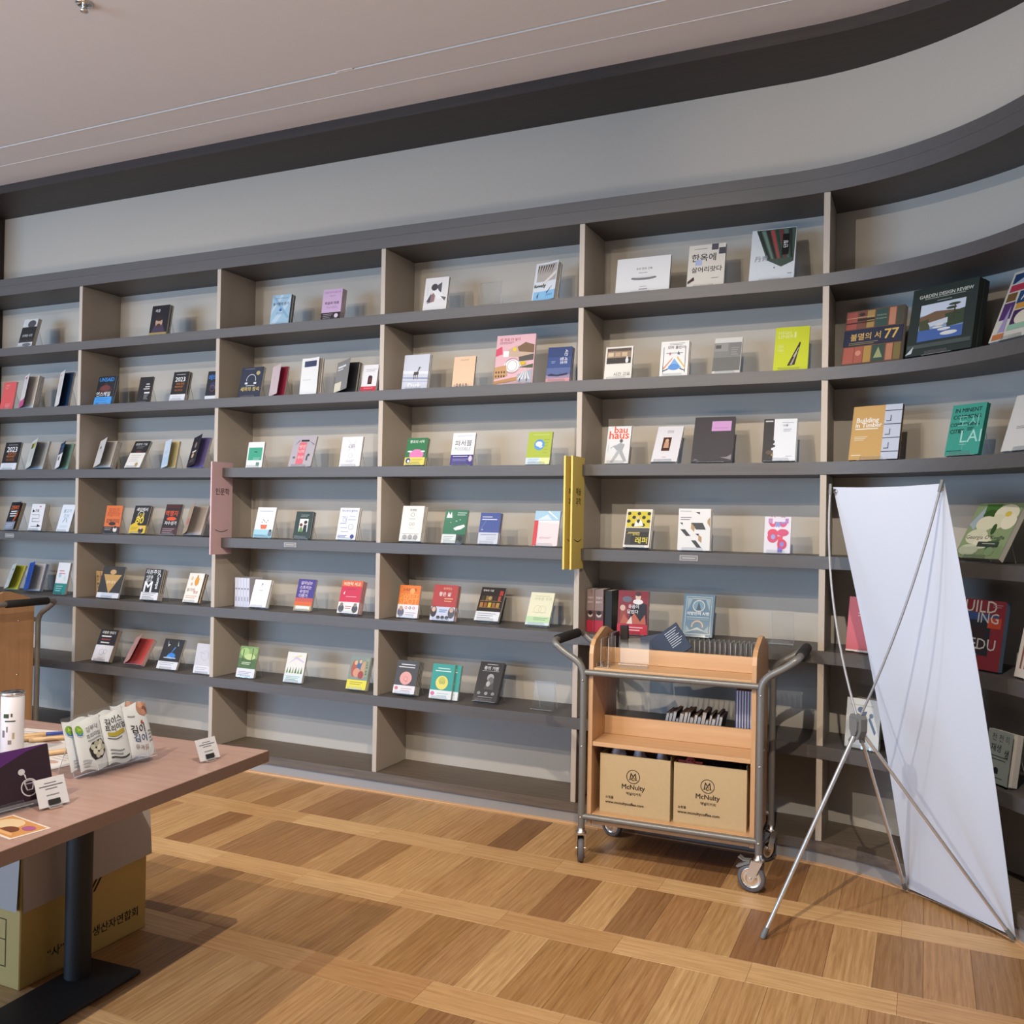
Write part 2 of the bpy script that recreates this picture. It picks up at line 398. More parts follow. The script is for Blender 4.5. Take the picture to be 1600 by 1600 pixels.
# ------------------------------------------------------------------ bookcase
case = thing('bookcase', 'built-in dark grey bookcase with beige uprights, curving forward at one end', 'bookcase', (0, 0, 0))
strip(MB(), 0, DEP, zs(0), zs(0)+.0595).obj('header_board', 'shelf', case)
strip(MB(), .0008, DEP, zs(0)+.0605, zs(0)+.108).obj('header_board', 'shelf', case)
for k in range(1, 7):
    strip(MB(), 0, DEP, zs(k), zs(k)+TH).obj('shelf', 'shelf', case)
strip(MB(), 0, DEP, .053, .0975).obj('base_board', 'base', case)
strip(MB(), .010, .03, 0, .049).obj('plinth', 'plinth', case)
strip(MB(), -.012, .010, 0, .004).obj('floor_bead', 'beech', case)
MB().box(X_END-.06, X_END, -.068, DEP, 0, 3.487).obj('end_panel', 'soffit', case)
first = {}
for r in range(1, 8):
    z0 = zs(r)+TH if r < 7 else .0975; z1 = zs(r-1)
    for i in range(5):
        x = i*BAY; y = front(x+.013)+.004
        if i < 4 and r in first:
            o = first[r].copy(); COL.objects.link(o); o.location.x = x
        else:
            o = MB().bbox(0, .026, y, DEP, z0, z1, .001).obj('upright', 'divider', case, (x, 0, 0)); first.setdefault(r, o)
# ------------------------------------------------------------------ books and their acrylic stands
def book_parts(root, s):
    w, h, t = s['w'], s['h'], s['t']; c = lin(s['col']); bc = lin(s.get('bc') or s['col']); pg = lin(s.get('pg') or 'e6e0d8')
    bd = .0011; e = .0008
    cov = MB().bbox(0, w, t-bd, t, 0, h, .0003, 0, bc).bbox(0, bd, bd, t-bd, 0, h, .0003, 0, c)
    if not s.get('open') and not s.get('curl'): cov.bbox(0, w, 0, bd, 0, h, .0003, 0, c)
    cov.obj('cover', 'ink', root)
    MB().box(bd, w-e, bd, t-bd, e, h-e, 0, pg).obj('page_block', 'dull', root)
    if s.get('open') or s.get('curl'):
        a0, a1 = (24, 30) if s.get('open') else (2, 15)
        if s.get('flare'): a0, a1 = 24+6*s['flare'], 36+6*s['flare']
        fc = lin(s.get('flap') or s['col']); n = 6; pts = [(0, 0)]
        for i in range(n):
            a = math.radians(a0+(a1-a0)*i/(n-1)); pts.append((pts[-1][0]+w/n*math.cos(a), pts[-1][1]-w/n*math.sin(a)))
        mb = MB()
        for off, fl in ((0, 0), (.0009, 1)):
            vs = [(x, y+off, 0) for x, y in pts]+[(x, y+off, h) for x, y in pts]
            mb.add(vs, [((i+n+1, i+n+2, i+1, i) if fl else (i, i+1, i+n+2, i+n+1)) for i in range(n)], 0, fc, True)
        mb.obj('front_cover', 'ink', root)
        if s.get('open'): MB().box(bd, w-e, bd-.0006, bd-.0001, e, h-e, 0, lin(s['open'])).obj('endpaper', 'ink', root)
        if s['art']:
            am = MB(); art(am, s['art'], w, h)
            def bend(p):                          # lay the print on the bent cover
                q = p[0]/w*n; i = min(n-1, max(0, int(q))); f = q-i; a, b = pts[i], pts[i+1]
                return (a[0]+(b[0]-a[0])*f+p[1]*(b[1]-a[1])/(-w/n)*-1*0, a[1]+(b[1]-a[1])*f+p[1]*1.3, p[2])
            # cut wide shapes into strips so that they follow the bend
            out = MB()
            for f, c3 in zip(am.f, am.c):
                P = [am.v[i] for i in f]; xs = [p[0] for p in P]
                if max(xs)-min(xs) < w/n*1.2: out.add([bend(p) for p in P], [tuple(range(len(P)))], 0, c3)
                else:
                    for i in range(n):
                        sub = [(p[0]*n/w-i, p[2]/h) for p in P]; cl = clip01([(min(max(a, -9), 9), min(max(b, 0), 1)) for a, b in sub])
                        if cl: out.add([bend(((a+i)*w/n*.99999, P[0][1], b*h)) for a, b in cl], [tuple(range(len(cl)))], 0, c3)
            out.obj('cover_print', 'ink', root)
    elif s['art']:
        art(MB(), s['art'], w, h).obj('cover_print', 'ink', root)
def stand(x, y, z, yaw, w, hs, tilt, tt, label, lip=True):
    """acrylic easel: ledge with a lip, tilted back plate, rear strut; x, y is the middle of the ledge front, z the shelf"""
    root = thing('book_stand', label, 'book stand', (x, y, z), (0, 0, math.radians(yaw)), 'clear acrylic book stands')
    th = math.radians(tilt); base = (tt+.0032)*math.sin(th)+.0026
    X = Matrix.Translation((0, 0, base)) @ Matrix.Rotation(-th, 4, 'X'); g = .0022
    lw = w*.78
    MB().box(-w/2, w/2, tt+.0006, tt+.0006+g, -.002, hs, 0, X=X, thin='y', edge_m=1).obj('back_plate', ['acrylic', 'acrylic_edge'], root)
    lg = MB().box(-w/2, w/2, -.003, tt+.0005, -.0022, -.0002, 0, X=X, thin='z', edge_m=1)
    if lip: lg.prism([(-lw/2, -.0022), (lw/2, -.0022), (lw/2-.006, .013), (-lw/2, .013)], -.0052, -.003, 'y', 0, X=X, side=1)
    lg.obj('ledge', ['acrylic', 'acrylic_edge'], root)
    top = X @ Vector((0, tt+.0006+g, hs)); yb = min(top.y+.045, DEP-.02-y if not yaw else 9)
    yb = max(yb, top.y+.012)
    MB().add([(-w/2+.01, top.y, top.z), (w/2-.01, top.y, top.z), (w/2-.01, yb, .0005), (-w/2+.01, yb, .0005)], [(0, 1, 2, 3)], 0).tube([(w/2-.01, top.y, top.z), (w/2-.01, yb, .001)], .0011, 4, 1).tube([(-w/2+.01, top.y, top.z), (-w/2+.01, yb, .001)], .0011, 4, 1).obj('rear_strut', ['acrylic', 'acrylic_edge'], root)
    return root
BOOKS = [
 {'p':[-0.6462,0.07,2.5075,0.1345,0.2068,1,0.025,15.0,0.0,1,0],'col':'3a3a3c','lab':'black and white photo cover book','art':[('r',0,0.72,1,1,'d8d8d8'),('e',0.62,0.82,0.28,0.13,'55555a'),('r',0,0.28,1,0.72,'2b2b2d'),('t','오래된 사진',0.5,0.42,0.7,'e0e0e0',1,0),('r',0,0,1,0.18,'cfcfd0'),('e',0.6,0.1,0.3,0.06,'77777a')]},
 {'p':[0.5164,0.07,2.5051,0.1398,0.1962,2,0.014,9.0,0.0,1,1],'col':'1b1820','lab':'black book with a bearded man portrait','art':[('t','세종',0.35,0.83,0.28,'d8d4dc',1,0),('p',[(0.1,0.12),(0.9,0.12),(0.72,0.4),(0.28,0.4)],'4a3a55'),('e',0.5,0.45,0.2,0.16,'c9a48f'),('e',0.5,0.58,0.22,0.09,'2c221f'),('e',0.5,0.34,0.13,0.07,'4b3328'),('r',0,0,1,0.12,'b79c58'),('r',0.43,0.46,0.46,0.48,'2c221f'),('r',0.56,0.46,0.59,0.48,'2c221f')],'bc':'26242c','pg':'e8e4dc'},
 {'p':[1.4356,0.07,2.5061,0.1305,0.1813,2,0.017,9.0,0.0,1,2],'col':'a9cbe2','lab':'pale blue patterned paperback','art':[('p',[(0,0.05),(0.25,0.0),(1,0.75),(1,0.95)],'c6dff0'),('p',[(0,0.5),(0,0.35),(0.6,0.98),(0.45,1)],'c6dff0'),('p',[(0.0,0.95),(0.9,0.2),(1,0.25),(0.1,1)],'93b9d6'),('k',0.15,0.85,0.88,1,0.03,'58728c',0.012),('t','동아별의 문가',0.5,0.7,0.86,'1f3a5c',1,0),('t','●',0.5,0.5,0.14,'3f78b8',0,0),('k',0.3,0.7,0.4,2,0.04,'5f86aa',0.012)],'pg':'a89a8c'},
 {'p':[1.7871,0.07,2.5058,0.1276,0.1813,3,0.012,8.0,0.0,1,2],'col':'d3b3d6','lab':'mauve paperback with a black lower band','art':[('t','THE FUTURE OF',0.5,0.9,0.86,'b58fb9',1,0),('k',0.35,0.65,0.78,1,0.03,'8a6a8f',0.012),('t','마음의 미래',0.5,0.56,0.7,'2a2030',1,0),('t','THE MIND',0.5,0.42,0.6,'c4a0c6',0,0),('r',0,0,1,0.26,'2b2228'),('e',0.78,0.15,0.1,0.07,'e6d5e2'),('k',0.1,0.6,0.2,3,0.055,'b9aeb6',0.012)],'pg':'ece8e4'},
 {'p':[2.4318,0.07,2.5035,0.1394,0.1921,1,0.014,11.0,0.0,1,3],'col':'eceaea','lab':'white book with a grey ink drawing','art':[('p',[(0.15,0.25),(0.3,0.5),(0.5,0.62),(0.45,0.3)],'9a7a80'),('p',[(0.35,0.6),(0.65,0.72),(0.85,0.4),(0.6,0.35)],'f6f6f6'),('e',0.42,0.72,0.14,0.1,'4a4a50'),('p',[(0.5,0.75),(0.72,0.85),(0.72,0.55),(0.62,0.6)],'5a5a62'),('p',[(0.7,0.45),(0.95,0.4),(0.9,0.3)],'6a6a70'),('p',[(0.12,0.3),(0.3,0.55),(0.28,0.3)],'55555c'),('k',0.12,0.16,0.7,5,0.05,'aaaaaf',0.012)]},
 {'p':[3.053,0.07,2.5089,0.1273,0.2149,2,0.013,17.0,0.0,1,3],'col':'dfe6ee','lab':'white and blue book with a black stripe photo','art':[('r',0.1,0.5,0.95,0.95,'b9b2ac'),('p',[(0.12,0.92),(0.17,0.92),(0.1,0.68)],'26262c'),('p',[(0.22999999999999998,0.92),(0.28,0.92),(0.2,0.68)],'26262c'),('p',[(0.33999999999999997,0.92),(0.39,0.92),(0.30000000000000004,0.68)],'26262c'),('p',[(0.45,0.92),(0.5,0.92),(0.4,0.68)],'26262c'),('p',[(0.56,0.92),(0.61,0.92),(0.5,0.68)],'26262c'),('p',[(0.67,0.92),(0.7200000000000001,0.92),(0.6,0.68)],'26262c'),('p',[(0.78,0.92),(0.8300000000000001,0.92),(0.7000000000000001,0.68)],'26262c'),('p',[(0.3,0.42),(0.95,0.75),(0.95,0.65),(0.35,0.38)],'e8e4de'),('r',0.05,0.0,1,0.24,'8ec4ec'),('t','lovely',0.3,0.38,0.5,'23232a',1,0),('p',[(0.2,0.12),(0.28,0.22),(0.24,0.05)],'22252c'),('p',[(0.6,0.2),(0.85,0.36),(0.8,0.34),(0.62,0.16)],'3c4048'),('t','yttur',0.75,0.12,0.3,'4a79a8',0,0)],'curl':1},
 {'p':[3.485,0.07,2.5046,0.2609,0.1843,1,0.018,12.0,0.0,1,4],'col':'e9e9ea','lab':'white landscape book with a grey boat drawing','art':[('t','우리 한국 건축',0.52,0.68,0.3,'4c4c50',1,0),('k',0.42,0.58,0.56,1,0.03,'77777c',0.012),('e',0.52,0.42,0.24,0.055,'7d7d80'),('e',0.52,0.45,0.2,0.025,'dcdcdc'),('r',0.44,0.1,0.6,0.13,'9a9a9d'),('k',0.45,0.58,0.18,1,0.03,'9a9a9d',0.012)]},
 {'p':[3.8281,0.07,2.5058,0.1701,0.2178,1,0.02,14.0,0.0,1,4],'col':'ded9cf','lab':'cream book with large brush lettering','art':[('t','한옥에',0.42,0.7,0.66,'26242a',1,0),('r',0.2,0.52,0.38,0.65,'aebbe0'),('t','살어리랏다',0.52,0.42,0.82,'26242a',1,0),('r',0.62,0.86,0.8,1,'55555f'),('r',0.82,0.75,1,0.9,'4a4a54'),('k',0.15,0.5,0.9,1,0.03,'9a948a',0.012),('p',[(0.02,0.1),(0.2,0.18),(0.18,0.26),(0.02,0.16)],'4a3030'),('k',0.65,0.85,0.2,1,0.03,'8a847a',0.012)]},
 {'p':[4.1093,0.07,2.5065,0.1955,0.2752,1,0.016,19.0,0.0,1,4],'col':'dfe5ea','lab':'white book with carved green roof eaves','art':[('p',[(0.1,0.99),(0.99,0.99),(0.97,0.35),(0.7,0.26),(0.38,0.4)],'4b5a50'),('p',[(0.12,0.97),(0.2,0.97),(0.45,0.42),(0.41,0.42)],'2c3a38'),('p',[(0.22,0.97),(0.30000000000000004,0.97),(0.52,0.42),(0.48,0.42)],'6f8a80'),('p',[(0.32,0.97),(0.4,0.97),(0.5900000000000001,0.42),(0.55,0.42)],'3a2c2e'),('p',[(0.42000000000000004,0.97),(0.5,0.97),(0.66,0.42),(0.62,0.42)],'b04a48'),('p',[(0.52,0.97),(0.6000000000000001,0.97),(0.73,0.42),(0.69,0.42)],'34443e'),('p',[(0.62,0.97),(0.7,0.97),(0.8,0.42),(0.76,0.42)],'7a3a3a'),('p',[(0.7200000000000001,0.97),(0.8,0.97),(0.8700000000000001,0.42),(0.8300000000000001,0.42)],'507068'),('p',[(0.8200000000000001,0.97),(0.9000000000000001,0.97),(0.9400000000000001,0.42),(0.9,0.42)],'2a3434'),('r',0.7,0.48,0.85,0.88,'141416'),('t','단청',0.775,0.68,0.13,'f0f0f0',1,90),('t','丹靑',0.25,0.44,0.3,'a7adb3',0,0),('e',0.55,0.25,0.014,0.014,'555'),('k',0.85,0.95,0.12,1,0.03,'9aa0a6',0.012)]},
 {'p':[-0.8057,0.07,2.1025,0.1249,0.1932,1,0.01,10.0,0.0,2,0],'col':'e0605f','lab':'coral red paperback','art':[('k',0.2,0.5,0.88,3,0.06,'f2c4c0',0.012),('k',0.4,0.8,0.2,4,0.05,'f2c4c0',0.012)]},
 {'p':[-0.6182,0.07,2.1086,0.134,0.222,3,0.012,12.0,0.0,2,0],'col':'e7e3e2','lab':'white book opened to its pink lower flap','art':[('k',0.2,0.6,0.8,8,0.06,'b9b4b4',0.012),('r',0,0,1,0.22,'d95b95'),('r',0.2,0.88,0.5,0.94,'c03f55')],'open':'f2f0ee','bc':'3d4172'},
 {'p':[-0.2859,0.07,2.1035,0.1222,0.2332,1,0.014,11.0,0.0,2,0],'col':'e3dfdd','lab':'grey white flap of a navy book','art':[('k',0.2,0.7,0.75,9,0.055,'a9a6a6',0.012),('r',0.2,0.88,0.35,0.92,'c0616f')],'open':'2f4f7e','bc':'6f87ab'},
 {'p':[0.0643,0.07,2.106,0.1466,0.1886,2,0.011,13.0,0.0,2,1],'col':'22222a','lab':'black book with a bright blue title and band','art':[('t','UNSAID',0.5,0.88,0.86,'3c9ae8',1,0),('p',[(0.1,0.5),(0.5,0.78),(0.95,0.52),(0.7,0.4),(0.25,0.4)],'4a2f30'),('e',0.5,0.58,0.3,0.1,'713f3a'),('t','언스케일',0.45,0.37,0.8,'f2f2f2',1,0),('r',0,0,1,0.27,'4aa0ea'),('k',0.1,0.8,0.2,2,0.06,'1f5d96',0.012)],'pg':'c9d3e0'},
 {'p':[0.4241,0.07,2.1029,0.1079,0.1689,1,0.01,12.0,0.0,2,1],'col':'222126','lab':'small black book with white lines of text','art':[('r',0.55,0.7,0.8,0.74,'d8d8d8'),('r',0.5,0.6,0.85,0.64,'d8d8d8'),('r',0.4,0.52,0.85,0.56,'d8d8d8'),('r',0.5,0.36,0.9,0.42,'e8e8e8'),('k',0.5,0.85,0.3,4,0.05,'c0c0c0',0.012),('e',0.2,0.15,0.015,0.01,'999'),('e',0.3,0.25,0.012,0.01,'999')],'pg':'d9cdb8'},
 {'p':[0.6935,0.07,2.1068,0.1188,0.1834,2,0.014,12.0,0.0,2,1],'col':'211f22','lab':'black 2023 forecast book with orange letters','art':[('k',0.2,0.8,0.9,1,0.04,'ddd',0.012),('t','2023',0.5,0.74,0.66,'f4f4f4',1,0),('t','경제 전망',0.55,0.58,0.55,'c9793e',1,0),('t','PROPHET',0.5,0.48,0.55,'c9793e',1,0),('t','시나리오',0.5,0.36,0.55,'b5683a',1,0),('r',0,0,1,0.22,'e6e8ee'),('k',0.15,0.8,0.14,2,0.05,'a9abb2',0.012)]},
 {'p':[0.9683,0.07,2.1032,0.1067,0.1754,1,0.014,10.0,0.0,2,1],'col':'1c1d2b','lab':'black and blue book half behind a divider','art':[('t','메타',0.4,0.78,0.6,'3f86d8',1,0),('e',0.5,0.5,0.25,0.12,'34365c'),('o',0.45,0.4,0.18,0.02,'9b6a5a'),('r',0,0,1,0.14,'e8eaf0')],'nostand':1},
 {'p':[1.2153,0.07,2.1046,0.1582,0.1845,1,0.018,12.0,0.0,2,2],'col':'2d3448','lab':'navy book with a white car outline and gold title','art':[('k',0.15,0.6,0.94,1,0.03,'8a90a0',0.012),('e',0.78,0.8,0.09,0.07,'b9a878'),('o',0.5,0.58,0.22,0.022,'d8dce4'),('r',0.25,0.46,0.75,0.5,'d8dce4'),('r',0.2,0.4,0.8,0.54,'2d3448'),('r',0.24,0.44,0.36,0.5,'e8ecf0'),('r',0.64,0.44,0.76,0.5,'e8ecf0'),('r',0.3,0.38,0.7,0.4,'c8ccd4'),('t','세차의 정석',0.5,0.28,0.84,'e8cf7a',1,0)]},
 {'p':[1.4389,0.07,2.1033,0.1082,0.178,1,0.012,12.0,0.0,2,2],'col':'d6c3c6','lab':'crimson book with its pale pink flap open','art':[('k',0.3,0.5,0.6,2,0.05,'b7a4a8',0.012)],'open':'a83050','bc':'8f2a47','pg':'e4dad6'},
 {'p':[1.6526,0.07,2.1035,0.1304,0.2087,2,0.012,7.0,0.0,2,2],'col':'efefef','lab':'tall white book with a bent cover and navy picture','art':[('r',0.15,0.76,0.85,0.92,'3f4564'),('k',0.1,0.6,0.4,1,0.03,'c8c8cc',0.012)],'curl':1,'pg':'cfc9c2'},
 {'p':[1.8829,0.07,2.1068,0.1423,0.1734,2,0.014,12.0,0.0,2,2],'col':'1d1d22','lab':'black book with grey flap and cream leaflet','art':[('r',0.1,0.78,0.7,0.84,'eee'),('r',0.1,0.7,0.5,0.74,'ddd'),('r',0,0,0.5,0.3,'e4ddc8')],'open':'26272c','flap':'8d8b8a','bc':'3a3a40'},
 {'p':[2.0554,0.07,2.1036,0.096,0.1555,1,0.012,13.0,0.0,2,2],'col':'eceaee','lab':'white book with a dark flask and red band','art':[('k',0.2,0.9,0.82,2,0.06,'7d7d84',0.012),('p',[(0.4,0.28),(0.68,0.28),(0.68,0.55),(0.6,0.6),(0.45,0.6),(0.4,0.55)],'3d2426'),('r',0.5,0.35,0.6,0.5,'7a3a36'),('r',0,0,1,0.2,'cf2f45'),('k',0.2,0.8,0.13,1,0.04,'f2c0c4',0.012)]},
 {'p':[2.3135,0.07,2.1046,0.1537,0.1913,2,0.011,10.0,0.0,2,3],'col':'cfd3e0','lab':'lilac grey book with a deer on snow','art':[('p',[(0,0.55),(1,0.5),(1,0.42),(0,0.46)],'e6e8f0'),('p',[(0,0.36),(1,0.32),(1,0.28),(0,0.33)],'8a94b4'),('p',[(0,0.26),(1,0.22),(1,0.2),(0,0.24)],'9aa4c0'),('p',[(0.42,0.4),(0.62,0.42),(0.62,0.5),(0.44,0.5)],'4d4744'),('p',[(0.58,0.48),(0.66,0.6),(0.62,0.62),(0.56,0.5)],'4d4744'),('r',0.44,0.28,0.46,0.42,'4d4744'),('r',0.58,0.28,0.6,0.42,'4d4744'),('r',0.5,0.3,0.52,0.42,'4d4744'),('p',[(0.6,0.6),(0.72,0.62),(0.62,0.64)],'4d4744'),('t','Dark',0.5,0.11,0.5,'f6f6fa',1,0),('r',0,0,1,0.03,'8d9ac0')]},
 {'p':[2.6142,0.07,2.1028,0.124,0.1659,1,0.012,10.0,0.0,2,3],'col':'ecc8a8','lab':'peach book with small dark lettering','art':[('k',0.3,0.7,0.88,1,0.03,'8a6a55',0.012),('t','2 0 1 5',0.45,0.08,0.5,'3a2a24',1,0)],'bc':'2b2420'},
 {'p':[2.852,0.07,2.103,0.2134,0.2615,1,0.015,9.0,0.0,2,3],'col':'e3b7c0','lab':'large pink book with a collage of landmarks','art':[('t','땅 위로 더 높이',0.35,0.91,0.52,'b03a58',1,0),('k',0.08,0.45,0.85,2,0.025,'b07a88',0.012),('p',[(0,0.72),(0.15,0.78),(0.18,0.62),(0,0.58)],'d8506a'),('p',[(0.3,0.7),(0.55,0.78),(0.95,0.66),(0.95,0.5),(0.3,0.58)],'c8ae9a'),('p',[(0.55,0.75),(0.75,0.84),(0.98,0.78),(0.98,0.62),(0.6,0.66)],'7d6048'),('e',0.48,0.71,0.05,0.04,'e8c83a'),('r',0.2,0.56,0.34,0.68,'efefef'),('p',[(0.6,0.55),(0.98,0.6),(0.98,0.48),(0.62,0.46)],'55524e'),('e',0.45,0.38,0.22,0.12,'f4f4f2'),('o',0.45,0.38,0.19,0.01,'77777a'),('o',0.45,0.38,0.13,0.01,'77777a'),('p',[(0,0.36),(0.3,0.4),(0.34,0.18),(0,0.12)],'c79a6a'),('e',0.05,0.26,0.02,0.025,'5d4028'),('e',0.12000000000000001,0.26,0.02,0.025,'5d4028'),('e',0.19,0.26,0.02,0.025,'5d4028'),('e',0.26,0.26,0.02,0.025,'5d4028'),('e',0.05,0.18,0.02,0.025,'5d4028'),('e',0.12000000000000001,0.18,0.02,0.025,'5d4028'),('e',0.19,0.18,0.02,0.025,'5d4028'),('e',0.26,0.18,0.02,0.025,'5d4028'),('p',[(0,0.08),(0.62,0.16),(0.62,0.08),(0,0.02)],'b88a5a'),('p',[(0.6,0.2),(0.98,0.3),(0.98,0.02),(0.6,0.05)],'a9acb8'),('p',[(0.62,0.34),(0.98,0.4),(0.98,0.32)],'4a5a3a'),('e',0.72,0.42,0.08,0.04,'d8b830'),('p',[(0.8,0.34),(0.62,0.1),(0.65,0.1)],'eeeef2'),('p',[(0.8,0.34),(0.71,0.1),(0.74,0.1)],'eeeef2'),('p',[(0.8,0.34),(0.8,0.1),(0.8300000000000001,0.1)],'eeeef2'),('p',[(0.8,0.34),(0.89,0.1),(0.92,0.1)],'eeeef2'),('r',0.66,0.06,0.68,0.12,'2a2a30'),('r',0.84,0.05,0.86,0.11,'2a2a30')]},
 {'p':[3.1353,0.07,2.1073,0.1249,0.1802,3,0.01,12.0,0.0,2,3],'col':'39508a','lab':'dark blue book fading to pink with white title','art':[('r',0,0,1,0.1,'d79aa0'),('r',0,0.1,1,0.2,'9a8aa8'),('r',0,0.2,1,0.4,'5a6a9c'),('r',0,0.72,1,1,'2f4378'),('t','시간 서경',0.78,0.72,0.4,'eef0f6',1,-90),('t','협호',0.62,0.6,0.2,'dfe3ee',1,-90),('k',0.18,0.35,0.58,2,0.04,'aab4d0',0.012),('p',[(0.05,0.2),(0.2,0.24),(0.45,0.2),(0.9,0.25),(0.9,0.19),(0.5,0.15),(0.1,0.17)],'2b2f4c')]},
 {'p':[3.4356,0.07,2.1038,0.1355,0.1662,1,0.014,12.0,0.0,2,4],'col':'ebe7df','lab':'cream book with a photo of a dark pavilion','art':[('r',0.06,0.48,0.94,0.95,'5a4e48'),('r',0.06,0.66,0.94,0.86,'9c8672'),('r',0.1,0.7,0.3,0.82,'d8c4a8'),('r',0.36,0.7,0.55,0.82,'c4a888'),('r',0.6,0.7,0.8,0.82,'d0b896'),('r',0.06,0.5,0.94,0.66,'3b3634'),('e',0.8,0.57,0.055,0.08,'e8eaf0'),('e',0.8,0.66,0.03,0.03,'e8eaf0'),('t','시간 고요',0.65,0.16,0.6,'3b3530',0,0)]},
 {'p':[3.7073,0.07,2.1064,0.1318,0.1726,2,0.013,12.0,0.0,2,4],'col':'f1f0ee','lab':'white book with a blue mountain line drawing','art':[('k',0.3,0.85,0.93,2,0.04,'77777c',0.012),('t','모퍼 폴란더',0.55,0.82,0.62,'26262a',1,0),('r',0.1,0.1,0.12,0.84,'3d4250'),('r',0.88,0.1,0.9,0.84,'3d4250'),('p',[(0.25,0.2),(0.5,0.5),(0.78,0.22)],'7fb2e8'),('e',0.5,0.26,0.2,0.09,'5c96dc'),('p',[(0.12,0.25),(0.45,0.55),(0.42,0.48),(0.14,0.2)],'e89a78'),('p',[(0.9,0.25),(0.6,0.58),(0.6,0.5),(0.9,0.2)],'e0c070'),('r',0.2,0.65,0.8,0.665,'55607a'),('p',[(0.12,0.14),(0.3,0.2),(0.28,0.22),(0.1,0.16)],'22262e'),('p',[(0.88,0.14),(0.7,0.2),(0.72,0.22),(0.9,0.16)],'22262e'),('p',[(0.3,0.6),(0.34,0.7),(0.38,0.6)],'c87a8a'),('p',[(0.6,0.62),(0.64,0.72),(0.7,0.6)],'55607a')],'pg':'b08a78'},
 {'p':[3.9515,0.07,2.1064,0.1252,0.1897,1,0.013,22.0,0.0,2,4],'col':'d9d8d4','lab':'grey photograph cover with pale border','art':[('r',0,0.08,0.98,0.86,'8b8b8a'),('r',0,0.08,0.98,0.45,'777776'),('r',0.02,0.62,0.5,0.84,'9d9c9a'),('r',0.05,0.7,0.25,0.8,'636362'),('r',0.55,0.5,0.98,0.84,'858484'),('k',0.62,0.9,0.7,4,0.06,'b3b2b0',0.012)]},
 {'p':[4.2217,0.07,2.1071,0.1463,0.2238,1,0.015,22.0,0.0,2,4],'col':'cfd838','lab':'lime yellow book with a dark tower','art':[('t','HIGH',0.28,0.87,0.38,'e6ea9a',1,0),('t','LINER',0.32,0.78,0.45,'e6ea9a',1,0),('r',0.56,0.74,0.62,0.88,'e6ea9a'),('k',0.1,0.3,0.58,6,0.03,'e0e690',0.012),('p',[(0.4,0.1),(0.62,0.12),(0.76,0.62),(0.73,0.64)],'3a3434'),('p',[(0.48,0.12),(0.54,0.12),(0.68,0.4),(0.66,0.4)],'b3a898'),('p',[(0.56,0.3),(0.6,0.3),(0.72,0.5),(0.71,0.52)],'ccc4b8')]},
 {'p':[4.5094,0.0295,2.1077,0.2471,0.2427,1,0.03,13.0,-19.73,2,5],'col':'2a2c40','lab':'thick book of pictured antique spines with gold title','art':[('r',0,0.64,1,1,'6a4a3a'),('r',0,0,1,0.34,'6a4a3a'),('r',0.02,0.66,0.2,0.98,'a2524a'),('r',0.21,0.66,0.36,0.98,'7a4a3c'),('r',0.37,0.66,0.5,0.98,'a88a50'),('r',0.52,0.66,0.72,0.98,'33504a'),('r',0.75,0.66,0.86,0.98,'c08468'),('r',0.88,0.66,0.99,0.98,'4a4a3c'),('r',0.02,0.02,0.2,0.32,'ac5c4c'),('r',0.21,0.02,0.36,0.32,'a85a4a'),('r',0.37,0.02,0.5,0.32,'b08a48'),('r',0.52,0.02,0.72,0.32,'2f4a40'),('r',0.75,0.02,0.86,0.32,'b87a5c'),('r',0.88,0.02,0.99,0.32,'7a6a3c'),('r',0.02,0.76,0.5,0.78,'3a2622'),('r',0.02,0.86,0.5,0.87,'d0b080'),('r',0.21,0.8,0.5,0.84,'2e2624'),('p',[(0.55,0.08),(0.62,0.28),(0.7,0.08)],'9aa070'),('e',0.28,0.2,0.05,0.05,'d08a70'),('e',0.28,0.92,0.05,0.03,'3a2a28'),('r',0,0.34,1,0.64,'202740'),('t','불멸의 서',0.38,0.5,0.52,'d8b060',1,0),('t','77',0.82,0.5,0.24,'d8b060',1,0),('k',0.1,0.6,0.385,2,0.03,'8a7a50',0.012),('t','THE BOOK',0.62,0.86,0.17,'b8bca0',0,0),('t','OF LEGENDS',0.62,0.8,0.18,'b8bca0',0,0)],'nostand':1},
